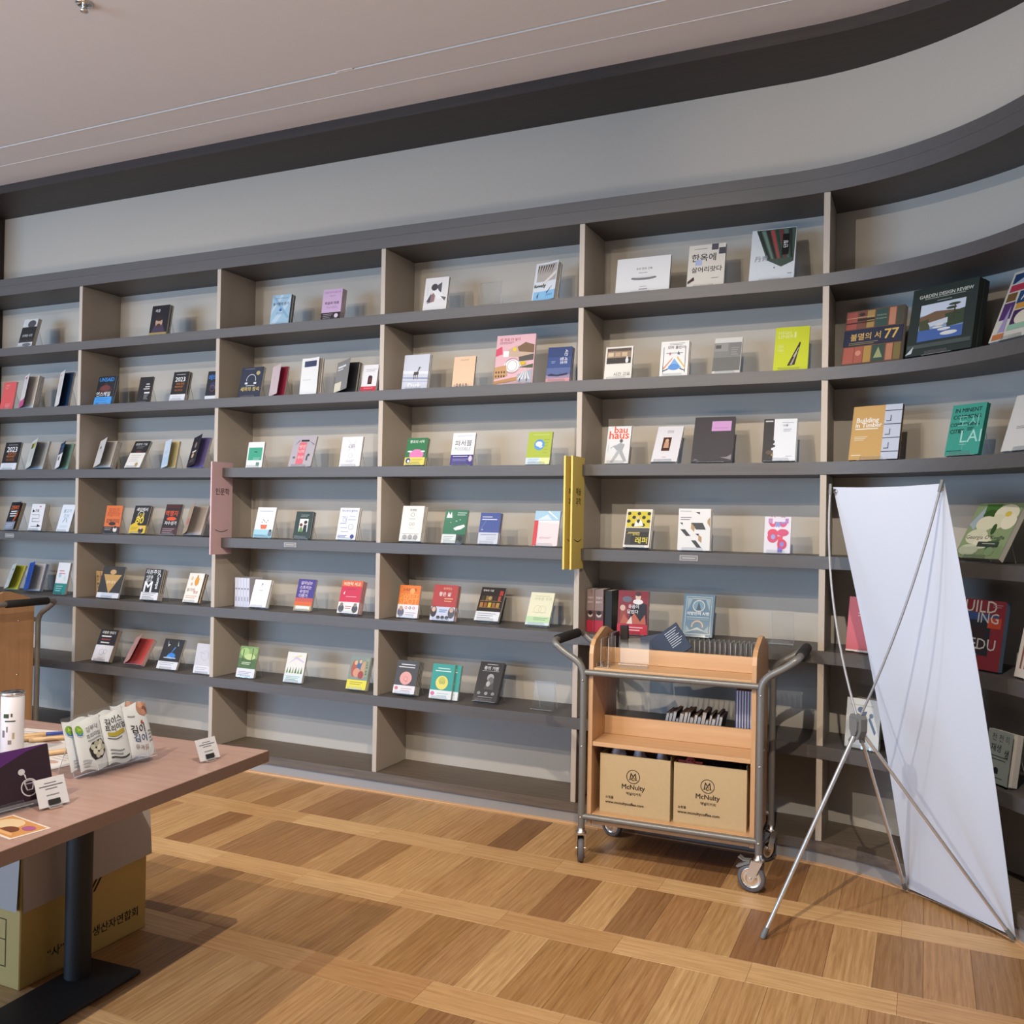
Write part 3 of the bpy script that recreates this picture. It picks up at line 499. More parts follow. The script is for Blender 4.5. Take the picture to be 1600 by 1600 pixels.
 {'p':[4.7613,-0.0635,2.1123,0.2814,0.2836,2,0.03,11.0,-34.38,2,5],'col':'2a3530','lab':'large dark green garden design book with a pond photo','art':[('t','GARDEN DESIGN REVIEW',0.52,0.87,0.82,'d8d8cc',1,0),('k',0.2,0.82,0.82,1,0.03,'9aa49a',0.012),('k',0.4,0.62,0.77,1,0.03,'9aa49a',0.012),('r',0.16,0.2,0.84,0.74,'8fa0c0'),('r',0.16,0.58,0.84,0.74,'d3ddeb'),('p',[(0.16,0.56),(0.4,0.62),(0.84,0.58),(0.84,0.46),(0.16,0.44)],'7a6048'),('p',[(0.16,0.5),(0.3,0.52),(0.34,0.36),(0.18,0.3)],'4c5238'),('p',[(0.55,0.55),(0.84,0.6),(0.84,0.38),(0.6,0.36)],'3c4a34'),('e',0.68,0.68,0.09,0.02,'3c4a38'),('e',0.64,0.63,0.08,0.02,'3c4a38'),('r',0.68,0.48,0.7,0.68,'4a3a2e'),('r',0.16,0.2,0.84,0.36,'4a68a8'),('p',[(0.3,0.46),(0.6,0.5),(0.6,0.42),(0.34,0.4)],'cfd6e0'),('e',0.48,0.41,0.07,0.014,'e0e0dc'),('e',0.46,0.375,0.08,0.016,'dcdcd8'),('e',0.56,0.335,0.1,0.02,'e0e0dc'),('e',0.64,0.27,0.13,0.03,'dfdfda'),('r',0.02,0.1,0.98,0.16,'4a5450'),('p',[(0.0,0.02),(0.12,0.14),(0.1,0.04)],'c8d0d0')],'bc':'1d2423','pg':'39423f'},
 {'p':[5.0488,-0.275,2.1133,0.2302,0.2951,1,0.03,23.0,-51.4,2,5],'col':'d9d3c4','lab':'colourful atlas book with purple and red panels','art':[('r',0.05,0.82,0.95,0.96,'25406a'),('p',[(0.1,0.82),(0.4,0.94),(0.6,0.82)],'b8c4d4'),('r',0.05,0.7,0.6,0.8,'b83850'),('r',0.05,0.56,0.25,0.68,'7a5a34'),('r',0.3,0.5,0.95,0.68,'2d4c74'),('t','ATLAS',0.62,0.59,0.5,'e8e8e8',1,0),('r',0.05,0.3,0.28,0.54,'5a3a6e'),('p',[(0.12,0.12),(0.26,0.12),(0.22,0.5)],'a89ac0'),('r',0.32,0.42,0.7,0.5,'d89a40'),('r',0.32,0.14,0.95,0.4,'4a2e58'),('e',0.55,0.28,0.16,0.1,'e8dcc4'),('r',0.3,0.12,0.95,0.2,'9ac0a4'),('r',0.05,0.02,0.28,0.1,'c87a48')]},
 {'p':[-0.7856,0.07,1.7041,0.1493,0.1895,1,0.014,13.0,0.0,3,0],'col':'211f22','lab':'second 2023 forecast book with orange letters','art':[('k',0.2,0.8,0.9,1,0.04,'ddd',0.012),('t','2023',0.5,0.74,0.66,'f4f4f4',1,0),('t','경제 전망',0.55,0.58,0.55,'c9793e',1,0),('t','PROPHET',0.5,0.48,0.55,'c9793e',1,0),('t','시나리오',0.5,0.36,0.55,'b5683a',1,0),('r',0,0,1,0.24,'e6e8ee'),('k',0.15,0.8,0.16,2,0.05,'a9abb2',0.012)]},
 {'p':[-0.5465,0.07,1.705,0.1626,0.1949,1,0.014,16.0,0.0,3,0],'col':'d6d8d2','lab':'pale book opened to a flap with a yellow corner','art':[('r',0.1,0.7,0.75,0.88,'b8b03a'),('r',0.1,0.7,0.4,0.88,'5a5a3a'),('k',0.15,0.8,0.6,8,0.05,'b0b2ac',0.012)],'open':'ccd6e0','bc':'c8cdd0'},
 {'p':[-0.27,0.07,1.7044,0.1163,0.1744,1,0.012,16.0,0.0,3,0],'col':'2a3550','lab':'navy book with a white lower panel and mint page','art':[('r',0,0,1,0.55,'e9e6e8'),('e',0.3,0.4,0.14,0.1,'5a3a30'),('t','MAP',0.6,0.82,0.5,'3f86c8',1,0),('k',0.2,0.8,0.7,3,0.05,'8a94a8',0.012)],'open':'8fbfb4','bc':'9ac8bc'},
 {'p':[0.0733,0.07,1.7127,0.1466,0.1786,3,0.012,18.0,0.0,3,1],'col':'d3cfcb','lab':'grey white book with open flap and tiny dark emblem','art':[('r',0.25,0.65,0.4,0.75,'2f2b2c'),('k',0.3,0.6,0.55,1,0.03,'9a9694',0.012)],'open':'dcdad8'},
 {'p':[0.3382,0.07,1.709,0.1283,0.191,1,0.016,27.0,0.0,3,1],'col':'29282b','lab':'black book with a broad white lower band','art':[('t','성공의 기술',0.5,0.88,0.75,'e0e0e0',1,0),('k',0.25,0.75,0.78,2,0.05,'98989c',0.012),('e',0.5,0.6,0.2,0.05,'5a3b38'),('r',0,0,1,0.55,'ece8e2'),('k',0.15,0.8,0.45,4,0.07,'b0aca8',0.012),('e',0.7,0.12,0.1,0.07,'b39a6a')]},
 {'p':[0.6392,0.07,1.7038,0.1121,0.1682,1,0.014,12.0,0.0,3,1],'col':'cfdcec','lab':'yellow book with its light blue flap open','art':[('r',0.1,0.1,0.9,0.4,'b8d2e8'),('k',0.2,0.7,0.6,3,0.06,'8a9ab0',0.012)],'open':'e6d9a2','bc':'d9c890'},
 {'p':[0.8398,0.07,1.7059,0.1288,0.1927,1,0.014,19.0,0.0,3,1],'col':'2b2730','lab':'purple book under an open black flap','art':[('e',0.45,0.7,0.14,0.1,'8c7a70'),('r',0.25,0.45,0.7,0.5,'e8e0d8'),('e',0.4,0.35,0.14,0.08,'c8b090'),('k',0.2,0.7,0.2,2,0.06,'998f94',0.012)],'open':'7a70b2','bc':'8a80bc'},
 {'p':[1.284,0.07,1.7033,0.1153,0.1492,1,0.015,10.0,0.0,3,2],'col':'eef1f2','lab':'white book with a green square','art':[('r',0.08,0.28,0.92,0.78,'3fa585'),('p',[(0.45,0.6),(0.62,0.58),(0.6,0.62),(0.4,0.63)],'23342e'),('k',0.4,0.85,0.36,2,0.05,'bfe0d4',0.012),('r',0.62,0.06,0.82,0.2,'6a8f82')]},
 {'p':[1.5837,0.07,1.7052,0.1541,0.1842,1,0.012,19.0,0.0,3,2],'col':'b6b0ba','lab':'grey mauve book with a pink printed panel','art':[('r',0.3,0.08,0.62,0.8,'e0707f'),('r',0.35,0.82,0.7,0.88,'2b262c'),('t','당신',0.46,0.66,0.26,'f6d8dc',1,0),('t','나와',0.46,0.5,0.26,'f6d8dc',1,0),('t','우리',0.46,0.3,0.26,'f6d8dc',1,0),('p',[(0.1,0.7),(0.3,0.85),(0.28,0.88)],'77707c'),('p',[(0.7,0.85),(0.95,0.7),(0.95,0.74)],'77707c'),('e',0.18,0.3,0.06,0.04,'77707c'),('e',0.8,0.38,0.06,0.04,'55505a'),('r',0.72,0.2,0.78,0.36,'55505a')]},
 {'p':[1.9271,0.07,1.7038,0.1331,0.1673,1,0.014,12.0,0.0,3,2],'col':'eae9f2','lab':'white lilac book with a thin line drawing','art':[('k',0.35,0.65,0.72,1,0.03,'55555f',0.012),('t','시 뭔가',0.5,0.66,0.34,'44444f',1,0),('p',[(0.3,0.9),(0.7,0.5),(0.71,0.51),(0.31,0.91)],'c9c9d8'),('p',[(0.7,0.9),(0.35,0.5),(0.36,0.49),(0.71,0.89)],'c9c9d8'),('o',0.5,0.36,0.1,0.012,'b8b8cc'),('k',0.3,0.7,0.2,2,0.05,'9c9cae',0.012)]},
 {'p':[2.3376,0.07,1.7073,0.1206,0.1517,2,0.011,16.0,0.0,3,3],'col':'2f7a4e','lab':'green book with a pink hill and yellow band','art':[('t','통과의 시작',0.5,0.86,0.72,'eef4ee',1,0),('e',0.55,0.38,0.36,0.2,'e382b8'),('e',0.2,0.5,0.12,0.03,'eef4ee'),('e',0.85,0.5,0.1,0.03,'eef4ee'),('r',0,0,1,0.28,'e6d768'),('e',0.18,0.16,0.12,0.1,'3a4a8a'),('e',0.2,0.14,0.06,0.05,'f0f0f0'),('k',0.35,0.9,0.2,3,0.05,'8a8040',0.012)]},
 {'p':[2.6112,0.07,1.7041,0.1297,0.1736,1,0.014,13.0,0.0,3,3],'col':'eef0f4','lab':'white book with brush title and purple band','art':[('k',0.2,0.85,0.9,1,0.03,'a0a0b0',0.012),('t','파서블',0.5,0.68,0.74,'2c2c38',0,0),('t','POSSIBLE',0.5,0.5,0.7,'9a9aac',0,0),('r',0,0,1,0.32,'463f86'),('k',0.1,0.75,0.26,1,0.05,'e0e0f0',0.02),('k',0.1,0.8,0.18,2,0.05,'a8a4cc',0.012),('e',0.88,0.2,0.08,0.09,'d8c8d8')]},
 {'p':[3.0352,0.07,1.7047,0.1273,0.1703,1,0.014,15.0,0.0,3,3],'col':'aebf45','lab':'olive green book with a blue globe','art':[('e',0.5,0.6,0.22,0.17,'5f9ad8'),('e',0.48,0.62,0.14,0.08,'e6eef4'),('e',0.56,0.54,0.08,0.04,'cfe0f0'),('k',0.2,0.9,0.9,1,0.03,'dfe6a8',0.012),('k',0.68,0.9,0.75,5,0.1,'8a9a38',0.012),('r',0,0,1,0.2,'d4e6f2'),('k',0.08,0.55,0.15,3,0.045,'7a94c0',0.012),('r',0.6,0,1,0.2,'e8eaa8')]},
 {'p':[3.4465,0.07,1.7053,0.1168,0.1903,1,0.014,17.0,0.0,3,4],'col':'e2e3e5','lab':'white book with red rounded lettering and grey figure','art':[('t','bau',0.56,0.9,0.56,'e2593a',1,0),('t','haus',0.5,0.76,0.84,'e2593a',1,0),('e',0.62,0.6,0.07,0.05,'5a5c60'),('p',[(0.3,0.45),(0.6,0.55),(0.78,0.5),(0.7,0.34),(0.5,0.32)],'a5a8ac'),('p',[(0.5,0.36),(0.68,0.36),(0.92,0.06),(0.8,0.04)],'a9acb0'),('p',[(0.5,0.36),(0.6,0.3),(0.35,0.02),(0.22,0.02)],'b3b6ba'),('p',[(0.3,0.45),(0.38,0.5),(0.2,0.42),(0.18,0.38)],'b0b3b7'),('r',0.08,0.3,0.1,0.5,'c2c4c8')]},
 {'p':[3.6734,0.07,1.7108,0.1228,0.2226,1,0.014,37.0,0.0,3,4],'col':'eceaf0','lab':'white book with a small framed figure picture','art':[('k',0.4,0.65,0.86,1,0.03,'9a98a8',0.012),('t','인간의',0.52,0.82,0.24,'77758a',0,0),('r',0.3,0.3,0.62,0.68,'5c3a34'),('e',0.46,0.58,0.07,0.06,'d8b49a'),('p',[(0.36,0.36),(0.57,0.36),(0.55,0.54),(0.38,0.54)],'cfa488'),('r',0.36,0.34,0.57,0.38,'4a3030'),('k',0.4,0.55,0.12,1,0.03,'a09eae',0.012)]},
 {'p':[3.8616,0.07,1.7082,0.1846,0.2299,1,0.018,22.0,0.0,3,4],'col':'444044','lab':'dark grey book with a pink label','art':[('r',0.44,0.68,0.92,0.9,'d29fd2'),('k',0.5,0.85,0.74,1,0.03,'b080b0',0.012),('p',[(0.7,0.1),(0.98,0.04),(0.98,0.16),(0.86,0.1)],'8f8a8e'),('p',[(0.02,0.02),(0.2,0.03),(0.1,0.07)],'77727a')]},
 {'p':[4.1796,0.07,1.7095,0.1426,0.2001,2,0.014,17.0,0.0,3,4],'col':'e8ebf2','lab':'half black and half white book with leaf edge','art':[('r',0,0,0.32,1,'2c2a2d'),('e',0.32,0.45,0.04,0.04,'2c2a2d'),('e',0.33,0.35,0.05,0.03,'3a332f'),('e',0.3,0.28,0.04,0.03,'e8ebf2'),('e',0.2,0.2,0.1,0.05,'5a4a3a'),('e',0.3,0.14,0.04,0.03,'a08a60'),('r',0.05,0.93,0.28,0.96,'d0d0d4'),('k',0.55,0.9,0.9,1,0.03,'9a9ca8',0.012),('t','사물',0.66,0.84,0.16,'7a7c88',0,0),('k',0.6,0.85,0.74,2,0.04,'a4a6b2',0.012),('k',0.7,0.9,0.1,1,0.03,'b0b2bc',0.012)]},
 {'p':[4.5437,0.0208,1.705,0.207,0.2365,1,0.018,13.0,-20.5,3,5],'col':'c9a060','lab':'ochre timber building book with a grey wall relief','art':[('t','Building',0.32,0.72,0.46,'f4f0e8',1,0),('t','in Timber',0.35,0.64,0.54,'f4f0e8',1,0),('k',0.08,0.55,0.56,1,0.03,'efe6d4',0.02),('k',0.08,0.35,0.42,3,0.03,'e2d2b0',0.012),('k',0.05,0.25,0.08,1,0.03,'efe6d4',0.012),('r',0.66,0,1,1,'c2c8d8'),('r',0.66,0.13,1,0.145,'3c4658'),('r',0.66,0.38,1,0.395,'3c4658'),('r',0.66,0.63,1,0.645,'3c4658'),('r',0.66,0.88,1,0.895,'3c4658'),('r',0.78,0.2,0.8,0.3,'56607a'),('r',0.78,0.45,0.8,0.55,'56607a'),('r',0.78,0.7,0.8,0.8,'56607a'),('r',0.7,0.19,0.8,0.205,'3c4658'),('r',0.7,0.44,0.8,0.45499999999999996,'3c4658'),('r',0.7,0.69,0.8,0.705,'3c4658')],'pg':'4a4a50'},
 {'p':[4.9076,-0.1534,1.7063,0.1473,0.2052,1,0.022,14.0,-39.73,3,5],'col':'3f9c8a','lab':'teal book with heavy black condensed lettering','art':[('t','IN MINENT',0.5,0.88,0.78,'1b2422',1,0),('t','COMMONS:',0.5,0.75,0.84,'1b2422',1,0),('t','COMMONING',0.46,0.6,0.86,'1b2422',1,0),('t','CITIES',0.26,0.47,0.42,'1b2422',1,0),('k',0.55,0.75,0.52,3,0.025,'23413a',0.012),('t','도시',0.55,0.66,0.6,'7fc4b6',0,0),('t','LAI',0.7,0.36,0.6,'a8dcd0',0,0),('r',0.4,0.2,0.6,0.206,'a8dcd0'),('r',0.5,0.1,0.505,0.28,'a8dcd0'),('k',0.05,0.5,0.08,1,0.03,'23413a',0.012)],'pg':'2f7a6c'},
 {'p':[5.0903,-0.3195,1.7074,0.2333,0.2172,1,0.02,18.0,-54.59,3,5],'col':'dad6d0','lab':'off white book at the right edge of the wall','art':[('k',0.2,0.6,0.42,2,0.03,'8a8682',0.012)]},
 {'p':[-0.7243,0.06,1.3074,0.1161,0.1906,1,0.02,18.0,0.0,4,0],'col':'232227','lab':'black book with orange ZERO title and bent cover','art':[('t','ZERO',0.5,0.8,0.8,'e2703c',1,0),('r',0.2,0.64,0.8,0.68,'e8e8ea'),('r',0.15,0.56,0.8,0.6,'e8e8ea'),('r',0.2,0.47,0.8,0.51,'e0e0e4'),('p',[(0.6,0.3),(1,0.7),(1,0.5),(0.75,0.3)],'d0602f'),('r',0,0,1,0.28,'8a93a4'),('k',0.1,0.8,0.2,3,0.06,'e6e8ee',0.012)],'curl':1,'pg':'cbbfae'},
 {'p':[-0.4945,0.06,1.3073,0.1227,0.1748,3,0.011,11.0,0.0,4,0],'col':'ecebee','lab':'white book with a black arrow path','art':[('p',[(0.12,0.68),(0.12,0.8),(0.32,0.72)],'1c1c22'),('t','기획',0.45,0.74,0.3,'2c2c33',1,0),('r',0.6,0.88,0.72,0.93,'d07a80'),('r',0.12,0.58,0.7,0.6,'77777f'),('r',0.68,0.48,0.7,0.58,'77777f'),('r',0.2,0.44,0.7,0.46,'77777f'),('r',0.2,0.32,0.8,0.34,'77777f'),('r',0.2,0.34,0.22,0.44,'77777f'),('p',[(0.65,0.12),(0.65,0.24),(0.92,0.16)],'1c1c22'),('r',0.2,0.14,0.65,0.16,'77777f')]},
 {'p':[-0.2337,0.06,1.3053,0.1139,0.1804,1,0.014,17.0,0.0,4,0],'col':'e6ecf4','lab':'white book with pale blue lettering','art':[('t','물고기',0.5,0.76,0.6,'7aa4c4',1,0),('t','존재',0.5,0.58,0.4,'8ab4d0',0,0),('p',[(0.35,0.32),(0.5,0.5),(0.48,0.52),(0.32,0.34)],'6a88a0'),('p',[(0.65,0.32),(0.55,0.5),(0.57,0.52),(0.68,0.34)],'6a88a0'),('k',0.2,0.8,0.2,2,0.05,'a8b8c8',0.012)],'bc':'3a5690'},
 {'p':[0.1799,0.06,1.3028,0.1362,0.1749,1,0.012,10.0,0.0,4,1],'col':'e0743a','lab':'orange book with dark lettering and a small portrait','art':[('t','창업은',0.5,0.82,0.7,'b5532a',1,0),('t','처음이라',0.5,0.68,0.8,'b5532a',1,0),('t','모빌리티',0.5,0.44,0.8,'40282a',1,0),('e',0.5,0.34,0.22,0.06,'40282a'),('r',0,0,1,0.24,'3a3436'),('e',0.72,0.14,0.12,0.1,'e8dcd4'),('e',0.72,0.22,0.07,0.05,'3a2a26'),('k',0.08,0.5,0.18,2,0.06,'cfc6c0',0.012)]},
 {'p':[0.3974,0.06,1.3078,0.1299,0.1771,2,0.011,17.0,0.0,4,1],'col':'2b2a2c','lab':'black and yellow book with white type','art':[('t','세상에서',0.5,0.86,0.7,'eee',1,0),('o',0.5,0.66,0.2,0.03,'e8e0d0'),('t','돈을',0.55,0.66,0.3,'f0d040',1,0),('t','80',0.5,0.48,0.5,'f0d040',1,0),('r',0,0,1,0.28,'e2bf38'),('p',[(0,0.28),(0.3,0.4),(0.5,0.28)],'e2bf38'),('e',0.72,0.1,0.16,0.1,'3a302c'),('e',0.7,0.2,0.09,0.06,'e2b898'),('k',0.08,0.5,0.2,2,0.06,'5a4a20',0.012)]},
 {'p':[0.6529,0.06,1.305,0.1275,0.1895,1,0.014,16.0,0.0,4,1],'col':'2c2325','lab':'black book with bold red orange title','art':[('t','역행자',0.45,0.7,0.8,'e2552f',1,0),('k',0.15,0.8,0.9,1,0.04,'e0d0d0',0.025),('e',0.5,0.52,0.3,0.06,'e2552f'),('t','자수성가',0.5,0.38,0.75,'f0ecec',1,0),('r',0,0,1,0.24,'4a2e33'),('k',0.1,0.8,0.18,3,0.06,'c9b4b8',0.012),('r',0.08,0.86,0.9,0.98,'4a1f22')]},
 {'p':[0.8271,0.06,1.3086,0.1437,0.1846,1,0.02,21.0,0.0,4,1],'col':'2c3c78','lab':'navy book lying open on its stand','art':[('r',0.2,0.3,0.5,0.5,'d07080')],'open':'cabfba','flap':'b5a08a','pg':'d6cdc8','flare':1},
 {'p':[1.3545,0.06,1.3047,0.1316,0.1776,1,0.014,15.0,0.0,4,2],'col':'eaf0f6','lab':'white book with an orange flowerpot on blue water','art':[('k',0.15,0.85,0.86,1,0.03,'9aa6b4',0.02),('r',0,0,1,0.26,'8ec4da'),('r',0,0.1,1,0.26,'a6d4e4'),('p',[(0.35,0.28),(0.62,0.28),(0.66,0.42),(0.3,0.42)],'e0765a'),('e',0.36,0.5,0.02,0.02,'6a4a40'),('e',0.48,0.54,0.02,0.02,'6a4a40'),('e',0.58,0.5,0.02,0.02,'6a4a40'),('e',0.66,0.56,0.02,0.02,'6a4a40'),('e',0.42,0.58,0.02,0.02,'6a4a40'),('e',0.88,0.14,0.1,0.1,'77808c'),('e',0.88,0.23,0.06,0.04,'2c3038'),('k',0.05,0.6,0.06,1,0.05,'5a90a8',0.02)]},
 {'p':[1.6346,0.06,1.3064,0.1119,0.1531,2,0.012,13.0,0.0,4,2],'col':'2f4240','lab':'dark green book with a drawn couple in a white panel','art':[('k',0.3,0.8,0.86,2,0.06,'c0ccca',0.012),('r',0.28,0.24,0.8,0.72,'eef0ec'),('p',[(0.52,0.24),(0.76,0.24),(0.74,0.5),(0.56,0.5)],'232a33'),('e',0.63,0.56,0.08,0.07,'d8b49c'),('e',0.65,0.6,0.1,0.06,'1f2026'),('p',[(0.3,0.24),(0.52,0.24),(0.48,0.42),(0.35,0.42)],'5f8f48'),('e',0.42,0.46,0.07,0.06,'e0bca4'),('e',0.4,0.5,0.09,0.06,'6a2f28'),('k',0.1,0.3,0.08,1,0.05,'8aa09c',0.012)],'pg':'c8ccd0'},
 {'p':[1.9226,0.06,1.3064,0.1249,0.178,2,0.011,14.0,0.0,4,2],'col':'eceef6','lab':'white book with blue outline sketches','art':[('t','하나부터 열까지',0.5,0.9,0.8,'5a6ab0',1,0),('r',0.1,0.5,0.4,0.52,'8a98cc'),('r',0.4,0.5,0.42,0.74,'8a98cc'),('r',0.15,0.7,0.35,0.72,'8a98cc'),('o',0.3,0.62,0.09,0.015,'7a8ac4'),('r',0.5,0.62,0.9,0.635,'8a98cc'),('r',0.55,0.72,0.85,0.735,'8a98cc'),('o',0.68,0.4,0.13,0.014,'7a8ac4'),('r',0.15,0.36,0.5,0.375,'8a98cc'),('r',0.2,0.24,0.6,0.255,'8a98cc'),('e',0.82,0.1,0.1,0.07,'3c4a94'),('k',0.08,0.55,0.12,2,0.05,'5a68a8',0.02)]},
 {'p':[2.3213,0.06,1.3086,0.1302,0.1897,3,0.011,13.0,0.0,4,3],'col':'f0efe9','lab':'cream book with three grey circles','art':[('t','마케팅',0.5,0.88,0.3,'4a4a4c',1,0),('o',0.5,0.75,0.085,0.014,'6a6a6c'),('r',0.35,0.62,0.65,0.635,'a0a09e'),('o',0.44,0.48,0.06,0.012,'6a6a6c'),('o',0.58,0.48,0.06,0.012,'6a6a6c'),('r',0.38,0.36,0.62,0.37,'b5b5b2'),('k',0.12,0.88,0.2,1,0.03,'88888a',0.012),('e',0.25,0.11,0.11,0.07,'a9a9aa'),('e',0.5,0.11,0.11,0.07,'a9a9aa'),('e',0.75,0.11,0.11,0.07,'a9a9aa')]},
 {'p':[2.5744,0.06,1.305,0.1311,0.1773,1,0.014,16.0,0.0,4,3],'col':'2f7658','lab':'green book with a white airship shape','art':[('p',[(0.08,0.76),(0.14,0.95),(0.22,0.84),(0.28,0.94),(0.34,0.76)],'e8f0ec'),('k',0.55,0.95,0.9,2,0.06,'dcebe4',0.02),('p',[(0.45,0.44),(0.6,0.5),(0.9,0.56),(0.95,0.5),(0.8,0.42),(0.55,0.38)],'f2f4f2'),('e',0.3,0.62,0.02,0.014,'bfe0d0'),('e',0.55,0.66,0.03,0.014,'bfe0d0'),('e',0.7,0.7,0.02,0.014,'bfe0d0'),('r',0,0,0.62,0.26,'dfe6e6'),('r',0.62,0,1,0.26,'3a4a48'),('e',0.8,0.14,0.12,0.08,'27302f'),('k',0.06,0.5,0.18,3,0.05,'8a9a9a',0.012)]},
 {'p':[2.7833,0.06,1.3064,0.1115,0.1616,2,0.011,14.0,0.0,4,3],'col':'46589c','lab':'indigo blue book with a pale lower band','art':[('k',0.1,0.6,0.85,1,0.03,'dfe3f2',0.025),('k',0.1,0.85,0.77,1,0.03,'dfe3f2',0.025),('p',[(0.1,0.5),(0.3,0.75),(0.32,0.73),(0.12,0.48)],'6a7ab4'),('r',0.1,0.44,0.2,0.46,'cfd5ea'),('r',0,0,1,0.36,'cfd3e2'),('k',0.1,0.9,0.28,1,0.05,'8a8fa8',0.02),('k',0.4,0.9,0.18,2,0.06,'9aa0b4',0.012)]},
 {'p':[3.0824,0.06,1.3047,0.1324,0.1773,1,0.014,15.0,0.0,4,3],'col':'efdde2','lab':'pink white book with sky top and red side','art':[('r',0,0.72,1,1,'a9cfe8'),('p',[(0.1,0.74),(0.5,0.9),(0.7,0.74)],'d6e8f4'),('r',0,0,0.16,0.72,'d8434d'),('p',[(0.16,0.72),(1,0.72),(1,0.62),(0.16,0.66)],'f2e8ec'),('k',0.25,0.75,0.24,2,0.03,'d0a8b2',0.012),('p',[(0.5,0.98),(0.9,0.76),(0.92,0.78),(0.55,1)],'eef6fa')]},
 {'p':[3.5475,0.06,1.3106,0.1263,0.1901,2,0.014,19.0,0.0,4,4],'col':'eeeae2','lab':'white framed book with yellow and black checks','art':[('r',0.05,0.52,0.95,0.94,'d9c838'),('e',0.12,0.88,0.07,0.045,'23211f'),('e',0.12,0.6799999999999999,0.07,0.045,'23211f'),('e',0.31,0.78,0.07,0.045,'23211f'),('e',0.31,0.58,0.07,0.045,'23211f'),('e',0.5,0.88,0.07,0.045,'23211f'),('e',0.5,0.6799999999999999,0.07,0.045,'23211f'),('e',0.6900000000000001,0.78,0.07,0.045,'23211f'),('e',0.6900000000000001,0.58,0.07,0.045,'23211f'),('e',0.88,0.88,0.07,0.045,'23211f'),('e',0.88,0.6799999999999999,0.07,0.045,'23211f'),('p',[(0.35,0.54),(0.4,0.7),(0.5,0.6),(0.58,0.74),(0.7,0.56)],'f4f2ee'),('e',0.46,0.76,0.05,0.04,'e8c8a8'),('r',0.05,0.06,0.95,0.5,'1f1e20'),('r',0.05,0.4,0.95,0.5,'4a494c'),('k',0.15,0.6,0.36,1,0.03,'b8a860',0.03),('t','맛이 말하는',0.36,0.33,0.5,'d8c860',1,0),('t','래퍼',0.68,0.18,0.46,'e8d850',1,0),('r',0.05,0.06,0.28,0.34,'3a3a3c')]},
 {'p':[3.8077,0.06,1.304,0.1487,0.1922,2,0.014,7.0,0.0,4,4],'col':'ecebea','lab':'white book with black and tan slanted blocks','art':[('p',[(0.52,0.92),(0.66,0.92),(0.66,0.86)],'3c3c40'),('p',[(0.05,0.66),(0.14,0.66),(0.14,0.6)],'3c3c40'),('p',[(0.4,0.66),(0.76,0.66),(0.86,0.5),(0.56,0.5)],'45454a'),('p',[(0.4,0.66),(0.52,0.56),(0.5,0.44),(0.4,0.52)],'b5946a'),('p',[(0.07,0.5),(0.22,0.5),(0.4,0.34),(0.26,0.34)],'3c3c40'),('p',[(0.54,0.4),(0.66,0.4),(0.64,0.34)],'3c3c40'),('p',[(0.64,0.38),(0.74,0.32),(0.74,0.18),(0.64,0.24)],'b5946a'),('p',[(0.42,0.24),(0.56,0.24),(0.74,0.07),(0.6,0.07)],'3c3c40'),('p',[(0.9,0.72),(0.98,0.8),(0.98,0.56),(0.9,0.66)],'b5946a'),('k',0.05,0.4,0.93,1,0.03,'9a9a9e',0.012),('k',0.07,0.4,0.78,2,0.05,'7a7a80',0.012)]},
 {'p':[4.1947,0.06,1.3035,0.1131,0.1626,1,0.014,11.0,0.0,4,4],'col':'e6e2ee','lab':'white card book with big pink and blue curved letters','art':[('e',0.32,0.86,0.16,0.15,'e05078'),('e',0.32,0.9,0.08,0.1,'e6e2ee'),('e',0.7,0.86,0.16,0.15,'d85a90'),('e',0.7,0.9,0.08,0.1,'8a9ad8'),('r',0.1,0.86,0.9,0.98,'e6e2ee'),('r',0.14,0.82,0.3,0.95,'c890c0'),('r',0.78,0.82,0.9,0.95,'b080c8'),('e',0.5,0.78,0.1,0.08,'8a9ad8'),('p',[(0.5,0.74),(0.56,0.66),(0.5,0.58),(0.44,0.66)],'f4f2f8'),('e',0.32,0.54,0.2,0.12,'e2486a'),('e',0.7,0.56,0.22,0.1,'d84f80'),('e',0.32,0.42,0.2,0.14,'d84a74'),('e',0.34,0.44,0.08,0.07,'9aa8e0'),('r',0.52,0.02,0.7,0.46,'e2506a'),('e',0.68,0.24,0.18,0.14,'d8406a'),('e',0.68,0.24,0.08,0.07,'8a8ad4'),('r',0.52,0.02,0.7,0.14,'7a70cc')]},
